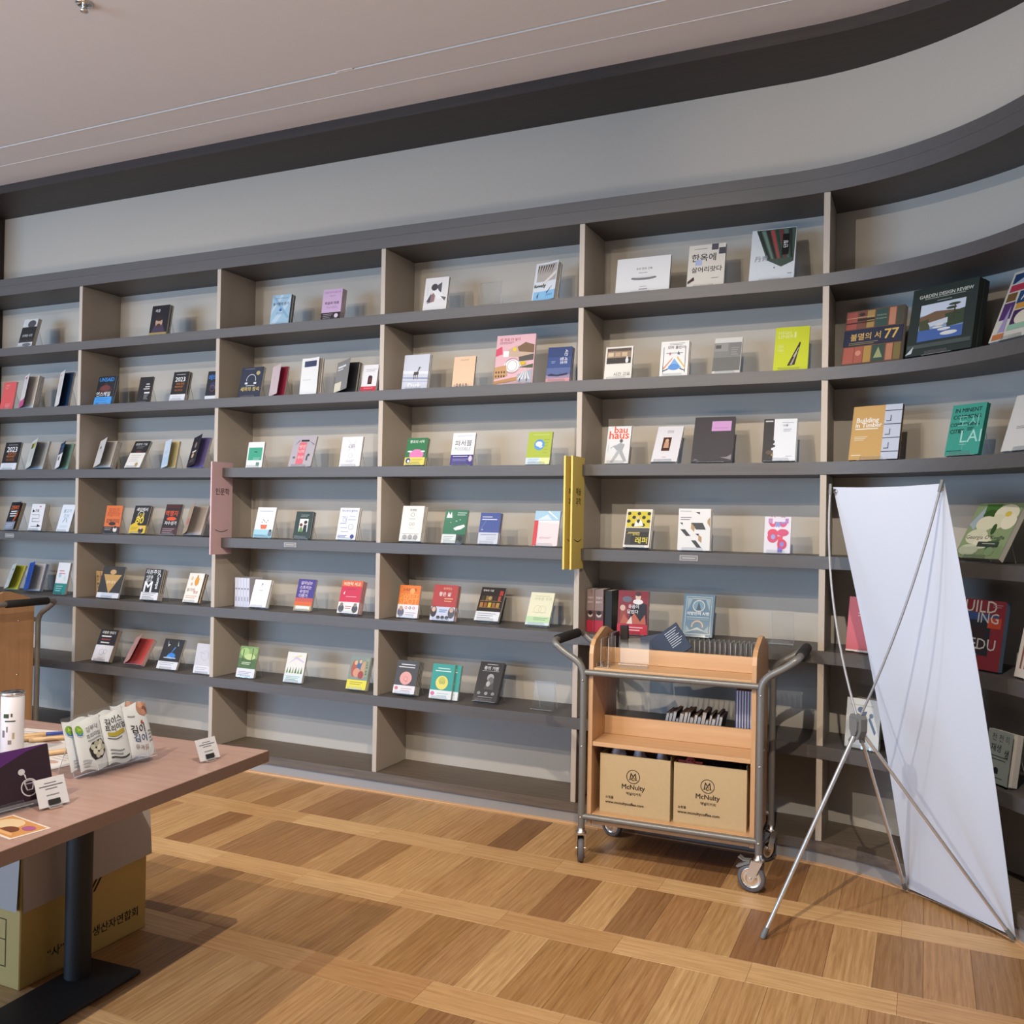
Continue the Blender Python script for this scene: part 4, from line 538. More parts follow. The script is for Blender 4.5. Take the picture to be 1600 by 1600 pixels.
 {'p':[4.9453,-0.1819,1.3163,0.1975,0.2476,1,0.026,33.0,-43.43,4,5],'col':'9db08c','lab':'large green book of white painted flowers','art':[('r',0,0,1,1,'8fa882'),('p',[(0.0,0.6),(0.2,0.95),(0.3,0.98),(0.15,0.5)],'a8bcd0'),('p',[(0.2,0.98),(0.55,0.98),(0.5,0.8),(0.25,0.7)],'4c7a3c'),('e',0.38,0.78,0.16,0.1,'3c6030'),('e',0.72,0.8,0.26,0.18,'eeeedc'),('e',0.6,0.66,0.18,0.14,'e4e8d0'),('e',0.84,0.66,0.16,0.14,'f2f2e2'),('e',0.76,0.8,0.07,0.05,'e4d060'),('e',0.36,0.62,0.2,0.14,'e6ead6'),('e',0.3,0.38,0.24,0.14,'dfe4d2'),('e',0.48,0.28,0.2,0.12,'eaecdc'),('e',0.6,0.52,0.05,0.1,'3c5c34'),('p',[(0.6,0.3),(0.85,0.34),(0.75,0.1),(0.62,0.08)],'4c6c48'),('e',0.25,0.14,0.22,0.1,'cfdcc8'),('e',0.72,0.12,0.1,0.08,'8fae88'),('t',"Georgia O'Keeffe",0.5,0.36,0.84,'4a5248',0,0),('r',0.4,0.2,0.86,0.29,'3c4a44'),('k',0.5,0.78,0.25,1,0.03,'b8c4bc',0.012)]},
 {'p':[-0.8033,0.13,0.9067,0.1319,0.1706,1,0.014,22.0,0.0,5,0],'col':'d8dcd6','lab':'yellow green book with its pale flap open','art':[('r',0.4,0.72,0.6,0.78,'3c4038'),('k',0.2,0.7,0.55,4,0.06,'a4a8a0',0.012)],'open':'d8dc50','bc':'c8cc48'},
 {'p':[-0.6138,0.13,0.9074,0.1527,0.1834,2,0.012,15.0,0.0,5,0],'col':'2a58b4','lab':'bright blue book with its flap open','art':[('k',0.15,0.85,0.85,8,0.09,'1c3c84',0.03)],'open':'dfe4ee','bc':'3c68c0'},
 {'p':[-0.2533,0.0647,0.9038,0.1072,0.2043,1,0.014,12.0,0.0,5,0],'col':'e9e9ea','lab':'white and teal book with pink details','art':[('r',0,0,1,0.34,'2f8a84'),('e',0.3,0.6,0.12,0.08,'a9cfd4'),('e',0.72,0.5,0.1,0.08,'cfe4e6'),('r',0.2,0.72,0.6,0.75,'d8808c'),('r',0.2,0.64,0.7,0.67,'d8808c'),('k',0.15,0.7,0.24,3,0.07,'bfe0dc',0.02)],'bc':'b03a48'},
 {'p':[0.1531,0.0441,0.9047,0.1847,0.1994,1,0.012,17.0,0.0,5,1],'col':'3a3836','lab':'black and tan book with a kraft triangle','art':[('p',[(0.1,0.74),(0.92,0.74),(0.5,0.14)],'c39a5c'),('e',0.5,0.82,0.14,0.08,'c9a070'),('t','글의 품격',0.5,0.5,0.4,'f0dcb8',1,0),('r',0,0,1,0.16,'dfe4ee'),('k',0.2,0.8,0.12,2,0.04,'a0a8b8',0.012)]},
 {'p':[0.5219,0.04,0.9107,0.1388,0.1892,3,0.012,15.0,0.0,5,1],'col':'2a292c','lab':'black and white book with huge white type','art':[('t','Compa',0.8,0.6,0.5,'f0f0f0',1,-90),('t','M',0.32,0.42,0.46,'f2f2f2',1,0),('t','자본주의',0.45,0.9,0.8,'e4e4e4',1,0),('t','사람을',0.3,0.74,0.4,'e4e4e4',1,0),('t','회사',0.3,0.62,0.36,'e4e4e4',1,0),('r',0,0,1,0.24,'e6e6ea'),('k',0.1,0.85,0.2,3,0.06,'8a8a92',0.02)]},
 {'p':[0.8428,0.0575,0.9111,0.1153,0.1784,2,0.014,20.0,0.0,5,1],'col':'f0ece4','lab':'white book with an orange vase drawing','art':[('e',0.6,0.72,0.14,0.16,'e0a040'),('r',0.55,0.84,0.63,0.93,'c98a38'),('e',0.25,0.82,0.07,0.07,'e8c890'),('e',0.3,0.62,0.07,0.06,'d8b8a0'),('t','읽기의',0.35,0.42,0.5,'b07a60',1,0),('t','위로',0.7,0.34,0.3,'d0745a',1,0),('k',0.12,0.85,0.2,2,0.06,'d8a080',0.02)],'bc':'6a4a38','pg':'a58a70'},
 {'p':[1.34,0.0586,0.9093,0.1163,0.161,2,0.012,19.0,0.0,5,2],'col':'f1f0f6','lab':'plain white book with a tiny drop mark','art':[('p',[(0.44,0.82),(0.56,0.82),(0.5,0.88)],'7a7a88'),('o',0.5,0.78,0.05,0.012,'9a9aa8'),('k',0.38,0.62,0.6,1,0.04,'8a8a98',0.012)]},
 {'p':[1.6334,0.0793,0.905,0.119,0.1777,1,0.014,16.0,0.0,5,2],'col':'493f8f','lab':'purple to orange book with white lines of title','art':[('r',0,0.28,1,0.4,'c85a50'),('r',0,0.16,1,0.28,'e06a3a'),('r',0,0,1,0.16,'b0a070'),('t','살아남는',0.5,0.88,0.66,'ecdcf0',1,0),('t','스토리는',0.48,0.74,0.66,'ecdcf0',1,0),('t','무엇이',0.42,0.6,0.5,'ecdcf0',1,0),('t','다른가',0.42,0.47,0.5,'ecdcf0',1,0),('r',0.1,0.04,0.9,0.14,'f0ece6')]},
 {'p':[1.9538,0.04,0.912,0.1324,0.1795,3,0.012,17.0,0.0,5,2],'col':'cf2f52','lab':'red book with an orange top and two faces','art':[('r',0,0.82,1,1,'e2663c'),('t','비판적 사고',0.5,0.9,0.8,'f4ecd8',1,0),('k',0.3,0.7,0.73,1,0.03,'8a2038',0.012),('p',[(0.15,0.6),(0.22,0.68),(0.2,0.56)],'f8f0f0'),('k',0.3,0.8,0.5,1,0.03,'f0c8d0',0.012),('r',0,0,1,0.34,'ecebea'),('e',0.16,0.14,0.14,0.12,'55565c'),('e',0.16,0.26,0.08,0.06,'8a8078'),('e',0.82,0.14,0.14,0.12,'4a4b52'),('e',0.82,0.26,0.08,0.06,'8a8078'),('k',0.34,0.66,0.2,2,0.06,'c06070',0.02)]},
 {'p':[2.2932,0.0962,0.9041,0.1271,0.1719,1,0.014,13.0,0.0,5,3],'col':'ec7d2c','lab':'orange book with large pale SWEET lettering','art':[('t','스위트 스팟',0.5,0.86,0.66,'5a2c1c',1,0),('e',0.62,0.82,0.12,0.09,'f4a860'),('t','SWEET',0.5,0.66,0.9,'f0a04a',1,0),('t','SPOT',0.5,0.5,0.9,'f0a04a',1,0),('r',0,0,1,0.4,'ece9ec'),('e',0.18,0.16,0.16,0.14,'6a6a80'),('e',0.18,0.28,0.09,0.07,'c0a090'),('o',0.42,0.3,0.06,0.025,'d05a4a'),('o',0.6,0.3,0.06,0.025,'3a3a44'),('o',0.78,0.3,0.06,0.025,'d05a6a'),('k',0.4,0.9,0.14,2,0.06,'a8a4b4',0.02)],'bc':'e6d8d0'},
 {'p':[2.5262,0.04,0.909,0.1392,0.1844,2,0.014,16.0,0.0,5,3],'col':'b23a3a','lab':'red book with white script and portrait faces','art':[('t','승리하는',0.58,0.9,0.36,'e8b890',1,0),('t','좋은 삶',0.5,0.74,0.5,'f4eee8',1,0),('k',0.5,0.85,0.6,2,0.07,'e0b088',0.025),('r',0,0,1,0.38,'c9cfe4'),('e',0.12,0.24,0.13,0.16,'3c3032'),('e',0.12,0.3,0.08,0.07,'d8b09c'),('e',0.86,0.22,0.14,0.16,'55555c'),('e',0.86,0.3,0.08,0.07,'c8a898'),('e',0.34,0.08,0.08,0.05,'3c3c48'),('e',0.52,0.08,0.08,0.05,'3c3c48'),('e',0.7,0.08,0.08,0.05,'3c3c48'),('k',0.35,0.68,0.28,2,0.05,'5a80c0',0.02)]},
 {'p':[2.7367,0.13,0.911,0.1365,0.1896,1,0.018,30.0,0.0,5,3],'col':'2b2423','lab':'black book with shelves of golden jars','art':[('t','행복의 기원',0.3,0.9,0.44,'e8e4e0',1,0),('r',0.05,0.58,0.95,0.6,'8a6a48'),('r',0.05,0.38,0.95,0.4,'8a6a48'),('r',0.1,0.6,0.21,0.74,'4a3a2a'),('r',0.27,0.6,0.38,0.74,'8a6a3c'),('r',0.44000000000000006,0.6,0.55,0.74,'6a4a30'),('r',0.61,0.6,0.72,0.74,'3a302a'),('r',0.78,0.6,0.89,0.74,'b0503c'),('r',0.08,0.4,0.21,0.54,'b07a40'),('r',0.25,0.4,0.38,0.54,'9a5a30'),('r',0.42000000000000004,0.4,0.55,0.54,'c8b040'),('r',0.59,0.4,0.72,0.54,'a06a38'),('r',0.76,0.4,0.89,0.54,'b08a4a'),('e',0.45,0.67,0.07,0.06,'b09a60'),('r',0.8,0.76,0.95,0.9,'b03a34'),('r',0,0,1,0.27,'e9ebf0'),('k',0.08,0.85,0.2,3,0.06,'9aa0b0',0.02)]},
 {'p':[3.0274,0.1179,0.9084,0.1275,0.1767,1,0.014,28.0,0.0,5,3],'col':'f0edcf','lab':'pale yellow book with a faint line drawing','art':[('k',0.2,0.8,0.88,1,0.03,'b8b890',0.012),('t','아무튼 우리',0.55,0.8,0.7,'c4c098',0,0),('o',0.4,0.48,0.16,0.012,'d0cca0'),('o',0.6,0.48,0.16,0.012,'d0cca0'),('r',0.2,0.38,0.8,0.39,'d0cca0'),('r',0,0.06,1,0.26,'c4e2b4'),('r',0,0,1,0.08,'d8eaf0'),('k',0.3,0.9,0.2,2,0.05,'8ab088',0.02)]},
 {'p':[3.525,0.0618,0.9025,0.1466,0.2034,1,0.02,6.0,0.0,5,4],'col':'8c2f38','lab':'red book with painted court ladies and red band','art':[('r',0,0.86,1,1,'8a2430'),('p',[(0.05,0.24),(0.3,0.24),(0.3,0.6),(0.1,0.6)],'9a4a3c'),('e',0.16,0.6,0.09,0.07,'d8b8a4'),('e',0.3,0.8,0.16,0.07,'6a6a78'),('p',[(0.35,0.24),(0.98,0.24),(0.95,0.7),(0.6,0.76),(0.45,0.6)],'26222a'),('e',0.66,0.86,0.09,0.08,'e0c4b0'),('e',0.66,0.93,0.1,0.05,'4a302a'),('e',0.66,0.75,0.17,0.06,'ece8e4'),('p',[(0.1,0.24),(0.95,0.24),(0.9,0.46),(0.75,0.3),(0.55,0.5),(0.4,0.3),(0.2,0.46)],'c0654e'),('p',[(0.3,0.24),(0.5,0.24),(0.46,0.42)],'e8d8c8'),('t','웃음이',0.52,0.64,0.34,'f6f4f4',1,0),('t','닮았다',0.5,0.52,0.36,'f6f4f4',1,0),('r',0,0,1,0.23,'c82f42'),('k',0.15,0.85,0.15,2,0.06,'f0d0d4',0.02)],'bc':'5a1a24'},
 {'p':[3.8225,0.0943,0.9078,0.143,0.2015,1,0.02,19.0,0.0,5,4],'col':'4f7690','lab':'blue ornate book with silver framed emblem','art':[('r',0.08,0.06,0.92,0.94,'b4b8b4'),('r',0.1,0.075,0.9,0.925,'4f7690'),('o',0.5,0.72,0.2,0.03,'c4c6be'),('e',0.5,0.72,0.16,0.12,'6a90a8'),('p',[(0.42,0.62),(0.5,0.82),(0.58,0.62)],'2c4458'),('r',0.14,0.88,0.86,0.9,'b8b8ae'),('p',[(0.14,0.6),(0.3,0.9),(0.12,0.9)],'8ea4ae'),('p',[(0.86,0.6),(0.7,0.9),(0.88,0.9)],'8ea4ae'),('t','이방인의 사랑',0.5,0.54,0.72,'f0f2f2',1,0),('r',0.14,0.44,0.86,0.46,'9cb0b8'),('r',0.14,0.4,0.86,0.41,'9cb0b8'),('o',0.5,0.24,0.2,0.05,'c9a888'),('r',0.2,0.1,0.8,0.22,'4f7690'),('p',[(0.2,0.12),(0.5,0.22),(0.8,0.12),(0.5,0.16)],'b8bcb6'),('p',[(0.12,0.08),(0.3,0.12),(0.14,0.26)],'8ea4ae'),('p',[(0.88,0.08),(0.7,0.12),(0.86,0.26)],'8ea4ae')],'pg':'c8b898'},
 {'p':[4.5442,0.0207,0.9038,0.2124,0.228,1,0.02,9.0,-20.67,5,5],'col':'d86a72','lab':'coral pink book mostly behind the blank banner','art':[('k',0.2,0.7,0.7,2,0.05,'f4d8d8',0.012),('r',0,0,1,0.03,'f4e4e0')]},
 {'p':[4.9104,-0.1555,0.9045,0.2445,0.2593,1,0.022,10.0,-42.4,5,5],'col':'8a3440','lab':'dark red book lettered in thin white capitals','art':[('p',[(0,0.84),(0.9,0.78),(0.9,0.68),(0,0.72)],'3d5a94'),('r',0,0.2,0.78,0.7,'2f3440'),('r',0.1,0.25,0.7,0.6,'3c3038'),('r',0.72,0.6,0.95,0.75,'c8543c'),('t','BUILD',0.5,0.9,0.7,'d8dcdc',0,0),('t','ING',0.72,0.74,0.36,'d8dcdc',0,0),('t','D',0.12,0.56,0.14,'b8bcc0',0,0),('t','EDU',0.68,0.36,0.44,'d8dcdc',0,0),('t','TE',0.42,0.2,0.36,'d8dcdc',0,0),('k',0.78,0.95,0.93,2,0.03,'b08a90',0.012)],'bc':'2c4058','pg':'5a7088','nostand':1},
 {'p':[5.1377,-0.3771,0.905,0.2398,0.2197,1,0.02,12.0,-58.57,5,5],'col':'ddd6d0','lab':'white book with brown stripes at the right edge','art':[('r',0.08,0.14,0.12,0.95,'8a5a50'),('r',0.16999999999999998,0.14,0.21,0.95,'8a5a50'),('r',0.26,0.14,0.3,0.95,'8a5a50'),('r',0.35000000000000003,0.14,0.39,0.95,'8a5a50'),('r',0.44,0.14,0.48,0.95,'8a5a50'),('r',0.5299999999999999,0.14,0.57,0.95,'8a5a50'),('r',0.62,0.14,0.66,0.95,'8a5a50'),('r',0.71,0.14,0.75,0.95,'8a5a50'),('r',0.7999999999999999,0.14,0.84,0.95,'8a5a50')]},
 {'p':[0.128,0.04,0.512,0.1493,0.2017,1,0.028,22.0,0.0,6,1],'col':'2a282c','lab':'thick black and white book with a line face','art':[('t','대멸종 연대기',0.5,0.9,0.74,'ececec',1,0),('r',0.15,0.76,0.7,0.8,'e8e8ea'),('r',0.2,0.66,0.7,0.7,'a04a4c'),('r',0.2,0.56,0.68,0.6,'e0e0e2'),('r',0,0,1,0.5,'ebe9f0'),('o',0.42,0.28,0.13,0.01,'8a8a98'),('o',0.62,0.3,0.1,0.01,'8a8a98'),('k',0.3,0.6,0.1,2,0.04,'b07a84',0.012)],'pg':'b8aa9c'},
 {'p':[0.3993,0.04,0.5159,0.148,0.1741,2,0.012,34.0,0.0,6,1],'col':'d59a98','lab':'red book with its pinkish flap folded open','art':[('k',0.2,0.7,0.6,5,0.07,'c08684',0.012)],'open':'d86062','flap':'d4a6a4','bc':'c85a5c','flare':0.5},
 {'p':[0.6658,0.04,0.507,0.1555,0.1836,1,0.014,23.0,0.0,6,1],'col':'2c2c30','lab':'black book with a blue splash','art':[('e',0.55,0.44,0.2,0.1,'3f86d8'),('e',0.42,0.4,0.1,0.05,'5aa0e8'),('p',[(0.45,0.45),(0.62,0.75),(0.66,0.72)],'4a90dc'),('e',0.3,0.8,0.05,0.02,'d8d8dc'),('p',[(0.2,0.95),(0.3,0.75),(0.26,0.74)],'c8c8cc'),('p',[(0.7,0.95),(0.78,0.78),(0.74,0.77)],'c8c8cc'),('r',0.2,0.36,0.8,0.385,'d8dade'),('r',0,0,1,0.25,'e2e3ea'),('k',0.1,0.8,0.19,2,0.06,'a4a6b4',0.02)]},
 {'p':[0.9503,0.0409,0.5038,0.1398,0.1718,1,0.014,12.0,0.0,6,1],'col':'d2cfd6','lab':'pale grey book with a faint line portrait','art':[('o',0.5,0.6,0.2,0.01,'a9a6b0'),('p',[(0.2,0.7),(0.5,0.65),(0.5,0.66),(0.2,0.71)],'a9a6b0'),('r',0,0,1,0.26,'e6e4ea'),('k',0.1,0.7,0.18,2,0.06,'b0aeb8',0.02)]},
 {'p':[1.2496,0.0631,0.5044,0.1293,0.1764,1,0.014,14.0,0.0,6,2],'col':'7d9a5c','lab':'green forest photo book with a white band','art':[('r',0,0.26,1,0.6,'54703c'),('e',0.3,0.8,0.25,0.15,'a8c878'),('e',0.75,0.85,0.25,0.12,'90b068'),('e',0.6,0.66,0.3,0.1,'c4d890'),('r',0.2,0.4,0.24,0.9,'3f5430'),('r',0.7,0.35,0.74,0.95,'4a6038'),('k',0.2,0.7,0.46,2,0.05,'d8e8c0',0.02),('r',0,0,1,0.28,'e8e8ee'),('k',0.1,0.8,0.16,3,0.05,'a8a8b4',0.02)]},
 {'p':[1.5839,0.0644,0.505,0.1275,0.1669,1,0.014,16.0,0.0,6,2],'col':'eceae4','lab':'white book with a row of green trees','art':[('p',[(0.1,0.6),(0.5,0.86),(0.95,0.7),(0.9,0.66),(0.5,0.78)],'d4c8e0'),('p',[(0.2,0.8),(0.7,0.92),(0.8,0.88)],'e4dca0'),('p',[(0.06,0.3),(0.16,0.3),(0.13,0.5)],'7a9a5a'),('p',[(0.21,0.3),(0.31,0.3),(0.28,0.53)],'5f8a5a'),('p',[(0.36,0.3),(0.45999999999999996,0.3),(0.43,0.5)],'8aa45a'),('p',[(0.51,0.3),(0.61,0.3),(0.58,0.53)],'4f7a54'),('p',[(0.6599999999999999,0.3),(0.76,0.3),(0.73,0.5)],'6a9450'),('p',[(0.81,0.3),(0.91,0.3),(0.88,0.53)],'5a8048'),('r',0,0,1,0.26,'dfe9ec'),('k',0.12,0.85,0.18,3,0.05,'8ab0a0',0.02)]},
 {'p':[2.0169,0.0444,0.5088,0.1246,0.1769,2,0.012,18.0,0.0,6,2],'col':'86958f','lab':'book with painted people and a yellow band','art':[('e',0.25,0.62,0.16,0.26,'b0604c'),('e',0.5,0.68,0.14,0.24,'4a6a94'),('e',0.72,0.6,0.16,0.26,'c9a07c'),('e',0.3,0.8,0.08,0.07,'e0b890'),('e',0.52,0.84,0.08,0.06,'d8b08c'),('e',0.4,0.5,0.18,0.14,'d89a80'),('e',0.62,0.44,0.14,0.12,'a04a44'),('r',0.78,0.4,0.96,0.95,'9aa48a'),('t','고요한 세계',0.86,0.66,0.42,'23262a',1,-90),('r',0,0,1,0.28,'e8dc48'),('k',0.15,0.8,0.2,2,0.06,'a09430',0.02)]},
 {'p':[2.3131,0.04,0.5154,0.1285,0.173,4,0.011,18.0,0.0,6,3],'col':'48484c','lab':'dark grey book with a pink oval portrait','art':[('k',0.2,0.85,0.86,1,0.03,'e8e8ea',0.025),('k',0.1,0.85,0.78,1,0.03,'e8e8ea',0.025),('e',0.5,0.46,0.28,0.2,'e8a9a4'),('o',0.5,0.44,0.1,0.014,'c87a78'),('p',[(0.4,0.4),(0.55,0.34),(0.6,0.38)],'d08884'),('r',0,0,1,0.24,'e9e7ec'),('e',0.14,0.15,0.08,0.05,'d8707a'),('k',0.35,0.85,0.14,2,0.06,'c8b0b8',0.02)]},
 {'p':[2.5292,0.0413,0.5084,0.1284,0.1772,2,0.014,15.0,0.0,6,3],'col':'3aa096','lab':'teal book with a yellow oval portrait','art':[('k',0.25,0.8,0.86,1,0.03,'e6f4f0',0.02),('k',0.15,0.85,0.78,1,0.03,'e6f4f0',0.025),('e',0.5,0.46,0.28,0.2,'ece070'),('e',0.5,0.52,0.16,0.1,'c9c860'),('o',0.44,0.46,0.06,0.014,'7aa084'),('o',0.58,0.46,0.06,0.014,'7aa084'),('r',0,0,1,0.24,'e9edf0'),('e',0.14,0.14,0.09,0.06,'d878a8'),('k',0.35,0.85,0.14,2,0.06,'a8c8c4',0.02)]},
 {'p':[2.7676,0.0643,0.5141,0.1341,0.2085,1,0.026,28.0,0.0,6,3],'col':'2b292b','lab':'thick black book with a bearded portrait','art':[('k',0.3,0.75,0.93,1,0.03,'c8c8ca',0.012),('t','종의 기원',0.5,0.84,0.6,'ececee',1,0),('k',0.15,0.85,0.76,1,0.03,'a8a8ac',0.012),('p',[(0.35,0.3),(0.75,0.3),(0.7,0.56),(0.5,0.64)],'4a494c'),('e',0.55,0.6,0.14,0.1,'a9a7a8'),('e',0.58,0.52,0.12,0.1,'6a696c'),('e',0.5,0.44,0.08,0.07,'b4b2b2'),('e',0.2,0.2,0.07,0.04,'8a8a8c'),('e',0.5,0.2,0.07,0.04,'9a9a9c'),('e',0.78,0.2,0.07,0.04,'8a8a8c'),('k',0.2,0.8,0.1,1,0.03,'9a9a9c',0.012)],'pg':'77757a'},
 {'p':[4.5445,0.0206,0.5028,0.1425,0.2033,1,0.016,8.0,-18.89,6,5],'col':'e6ecf0','lab':'white book with a blue key like map drawing','art':[('e',0.42,0.78,0.09,0.06,'6a7a9c'),('p',[(0.45,0.74),(0.62,0.76),(0.55,0.6),(0.5,0.6)],'5f7094'),('p',[(0.7,0.66),(0.9,0.36),(0.86,0.3),(0.66,0.6)],'6c80a4'),('e',0.74,0.68,0.06,0.05,'77889f'),('r',0.1,0.86,0.8,0.88,'c9d2c0'),('e',0.3,0.3,0.16,0.1,'d2dfe8'),('e',0.5,0.12,0.2,0.06,'cfdce8')]},
 {'p':[5.0482,-0.2743,0.5047,0.1309,0.1884,1,0.026,9.0,-48.8,6,5],'col':'a9b4b2','lab':'pale book with handwritten lines and a house sketch','art':[('t','천 천 히',0.5,0.86,0.7,'3c4648',0,0),('t','재생',0.35,0.66,0.4,'2c3438',1,0),('t','생',0.8,0.6,0.2,'2c3438',1,0),('k',0.2,0.9,0.5,2,0.06,'5a6668',0.018),('e',0.45,0.24,0.1,0.06,'2c3438'),('r',0.38,0.18,0.54,0.24,'2c3438'),('k',0.25,0.75,0.1,1,0.03,'5a6668',0.012)],'curl':1}]
EMPTY = [(2.80,.075,1,3,.125,.15),(4.27,.075,5,4,.112,.14),(3.145,.06,6,3,.112,.14)]
UPRIGHT = [
 (0.087, 0.119, 0.1, 0.8974, 0.165, 0.12, 'b98d50', [('r', 0.1, 0.05, 0.3, 0.95, '8a6430'), ('t', '글의 품격', 0.6, 0.6, 0.5, '4a3418', 1, -90)], 'tan spine of an upright book nearest the upright, behind the kraft triangle book'),
 (0.1195, 0.1515, 0.1, 0.8974, 0.165, 0.12, 'b98d50', [('r', 0.1, 0.05, 0.3, 0.95, '8a6430'), ('t', '글의 품격', 0.6, 0.6, 0.5, '4a3418', 1, -90)], 'tan spine of the inner upright book behind the kraft triangle book'),
 (1.186, 1.207, 0.115, 0.8974, 0.168, 0.115, 'dcdcea', [('k', 0.2, 0.8, 0.6, 1, 1, '8a8aa0', 0.05), ('r', 0.3, 0.2, 0.7, 0.35, 'a8a8c0')], 'first white spine from the upright in the row of five'),
 (1.2075, 1.2285, 0.115, 0.8974, 0.168, 0.115, 'dcdcea', [('k', 0.2, 0.8, 0.6, 1, 1, '8a8aa0', 0.05), ('r', 0.3, 0.2, 0.7, 0.35, 'a8a8c0')], 'second white spine from the upright in the row of five'),
 (1.229, 1.25, 0.115, 0.8974, 0.168, 0.115, 'dcdcea', [('k', 0.2, 0.8, 0.6, 1, 1, '8a8aa0', 0.05), ('r', 0.3, 0.2, 0.7, 0.35, 'a8a8c0')], 'third white spine from the upright in the row of five'),
 (1.2505, 1.2715, 0.115, 0.8974, 0.168, 0.115, 'dcdcea', [('k', 0.2, 0.8, 0.6, 1, 1, '8a8aa0', 0.05), ('r', 0.3, 0.2, 0.7, 0.35, 'a8a8c0')], 'fourth white spine from the upright in the row of five'),
 (1.272, 1.293, 0.115, 0.8974, 0.168, 0.115, 'dcdcea', [('k', 0.2, 0.8, 0.6, 1, 1, '8a8aa0', 0.05), ('r', 0.3, 0.2, 0.7, 0.35, 'a8a8c0')], 'fifth white spine from the upright in the row of five'),
 (3.3585, 3.3985, 0.1, 0.8974, 0.205, 0.14, '8a6a66', [('r', 0, 0, 1, 0.27, 'c02f48'), ('r', 0, 0.27, 1, 0.5, '6a4a4c'), ('e', 0.5, 0.4, 0.3, 0.06, 'd8c8c0'), ('e', 0.5, 0.44, 0.26, 0.05, '2c2226'), ('r', 0, 0.5, 1, 1, '9a8482'), ('t', '웃음이', 0.5, 0.8, 0.7, 'e8dcdc', 1, 0), ('t', '닮았다', 0.5, 0.7, 0.7, 'e8dcdc', 1, 0)], 'thick upright volume with a red foot, nearest the upright'),
 (3.4, 3.444, 0.1, 0.8974, 0.205, 0.14, '8a6a66', [('r', 0, 0, 1, 0.27, 'c02f48'), ('r', 0, 0.27, 1, 0.5, '6a4a4c'), ('e', 0.5, 0.4, 0.3, 0.06, 'd8c8c0'), ('e', 0.5, 0.44, 0.26, 0.05, '2c2226'), ('r', 0, 0.5, 1, 1, '9a8482'), ('t', '웃음이', 0.5, 0.8, 0.7, 'e8dcdc', 1, 0), ('t', '닮았다', 0.5, 0.7, 0.7, 'e8dcdc', 1, 0)], 'second thick upright volume with a red foot'),
 (3.447, 3.483, 0.11, 0.8974, 0.2, 0.14, '2a2826', [], 'black sided volume standing beside the two red footed volumes')]

SHELF = ['', 'top', 'second', 'third', 'fourth', 'fifth', 'sixth']
BAYN = ['leftmost bay', 'second bay', 'third bay', 'fourth bay', 'fifth bay', 'curved bay']
for s in BOOKS:
    x, y, z, w, h, n, t, tilt, yaw, row, bay = s['p']
    s.update(w=w, h=h, t=t)
    where = '%s shelf of %s' % (SHELF[row], BAYN[bay])
    rot = (-math.radians(tilt), 0, math.radians(yaw))
    R = Matrix.Rotation(math.radians(yaw), 3, 'Z') @ Matrix.Rotation(-math.radians(tilt), 3, 'X')
    root = thing('book', s['lab']+', '+where, 'book', (x, y, z), rot, 'books on the wall shelves')
    book_parts(root, s)
    back = root
    for i in range(1, n):
        o = R @ Vector(((.0015*i if n > 2 else .003) if s['lab'][:4] != 'teal' else .03, (t+.0006)*i, 0))
        lab = {1: 'copy right behind the ', 2: 'third copy behind the ', 3: 'rearmost copy behind the '}[i]+s['lab']
        if i == 1 and (s.get('open') or s.get('curl')):       # the copies behind stay shut
            back = thing('book', lab, 'book', Vector((x, y, z))+o, rot, 'books on the wall shelves')
            book_parts(back, {k: v for k, v in s.items() if k not in ('open', 'curl')} | {'art': []})
        else: copy_tree(back, Vector((x, y, z))+o, rot, lab)
    if not s.get('nostand'):
        sw = min(w*.92, .125); c = Vector((math.cos(math.radians(yaw)), math.sin(math.radians(yaw)), 0))
        tt = n*(t+.0006); zb = zs(row)+TH
        p = Vector((x, y, 0))+c*(w/2-.004)
        stand(p.x, p.y, zb+.0002, yaw, sw, min(h*.74, .15), tilt, tt, 'clear acrylic stand holding the '+s['lab'], not (s.get('open') or s.get('curl')))
for x, y, row, bay, w, hs in EMPTY:
    stand(x, y, zs(row)+TH+.0002, 0, w, hs, 14, .022, 'empty clear acrylic stand on the %s shelf of the %s' % (SHELF[row], BAYN[bay]))
for x0, x1, y, z, h, d, col, art_, lab in UPRIGHT:      # books standing with the spine outwards
    b = thing('book', lab, 'book', (x0, y, z), (0, 0, 0), 'books standing upright on the shelves')
    w = x1-x0-.0006; c = lin(col)
    MB().bbox(0, w, 0, .0012, 0, h, .0003, 0, c).bbox(0, .0012, .0012, d, 0, h, .0003, 0, c).bbox(w-.0012, w, .0012, d, 0, h, .0003, 0, c).obj('cover', 'ink', b)
    MB().box(.0013, w-.0013, .0013, d-.002, .002, h-.002, 0, lin('e6e0d8')).obj('page_block', 'dull', b)
    if art_: art(MB(), art_, w, h).obj('spine_print', 'ink', b)
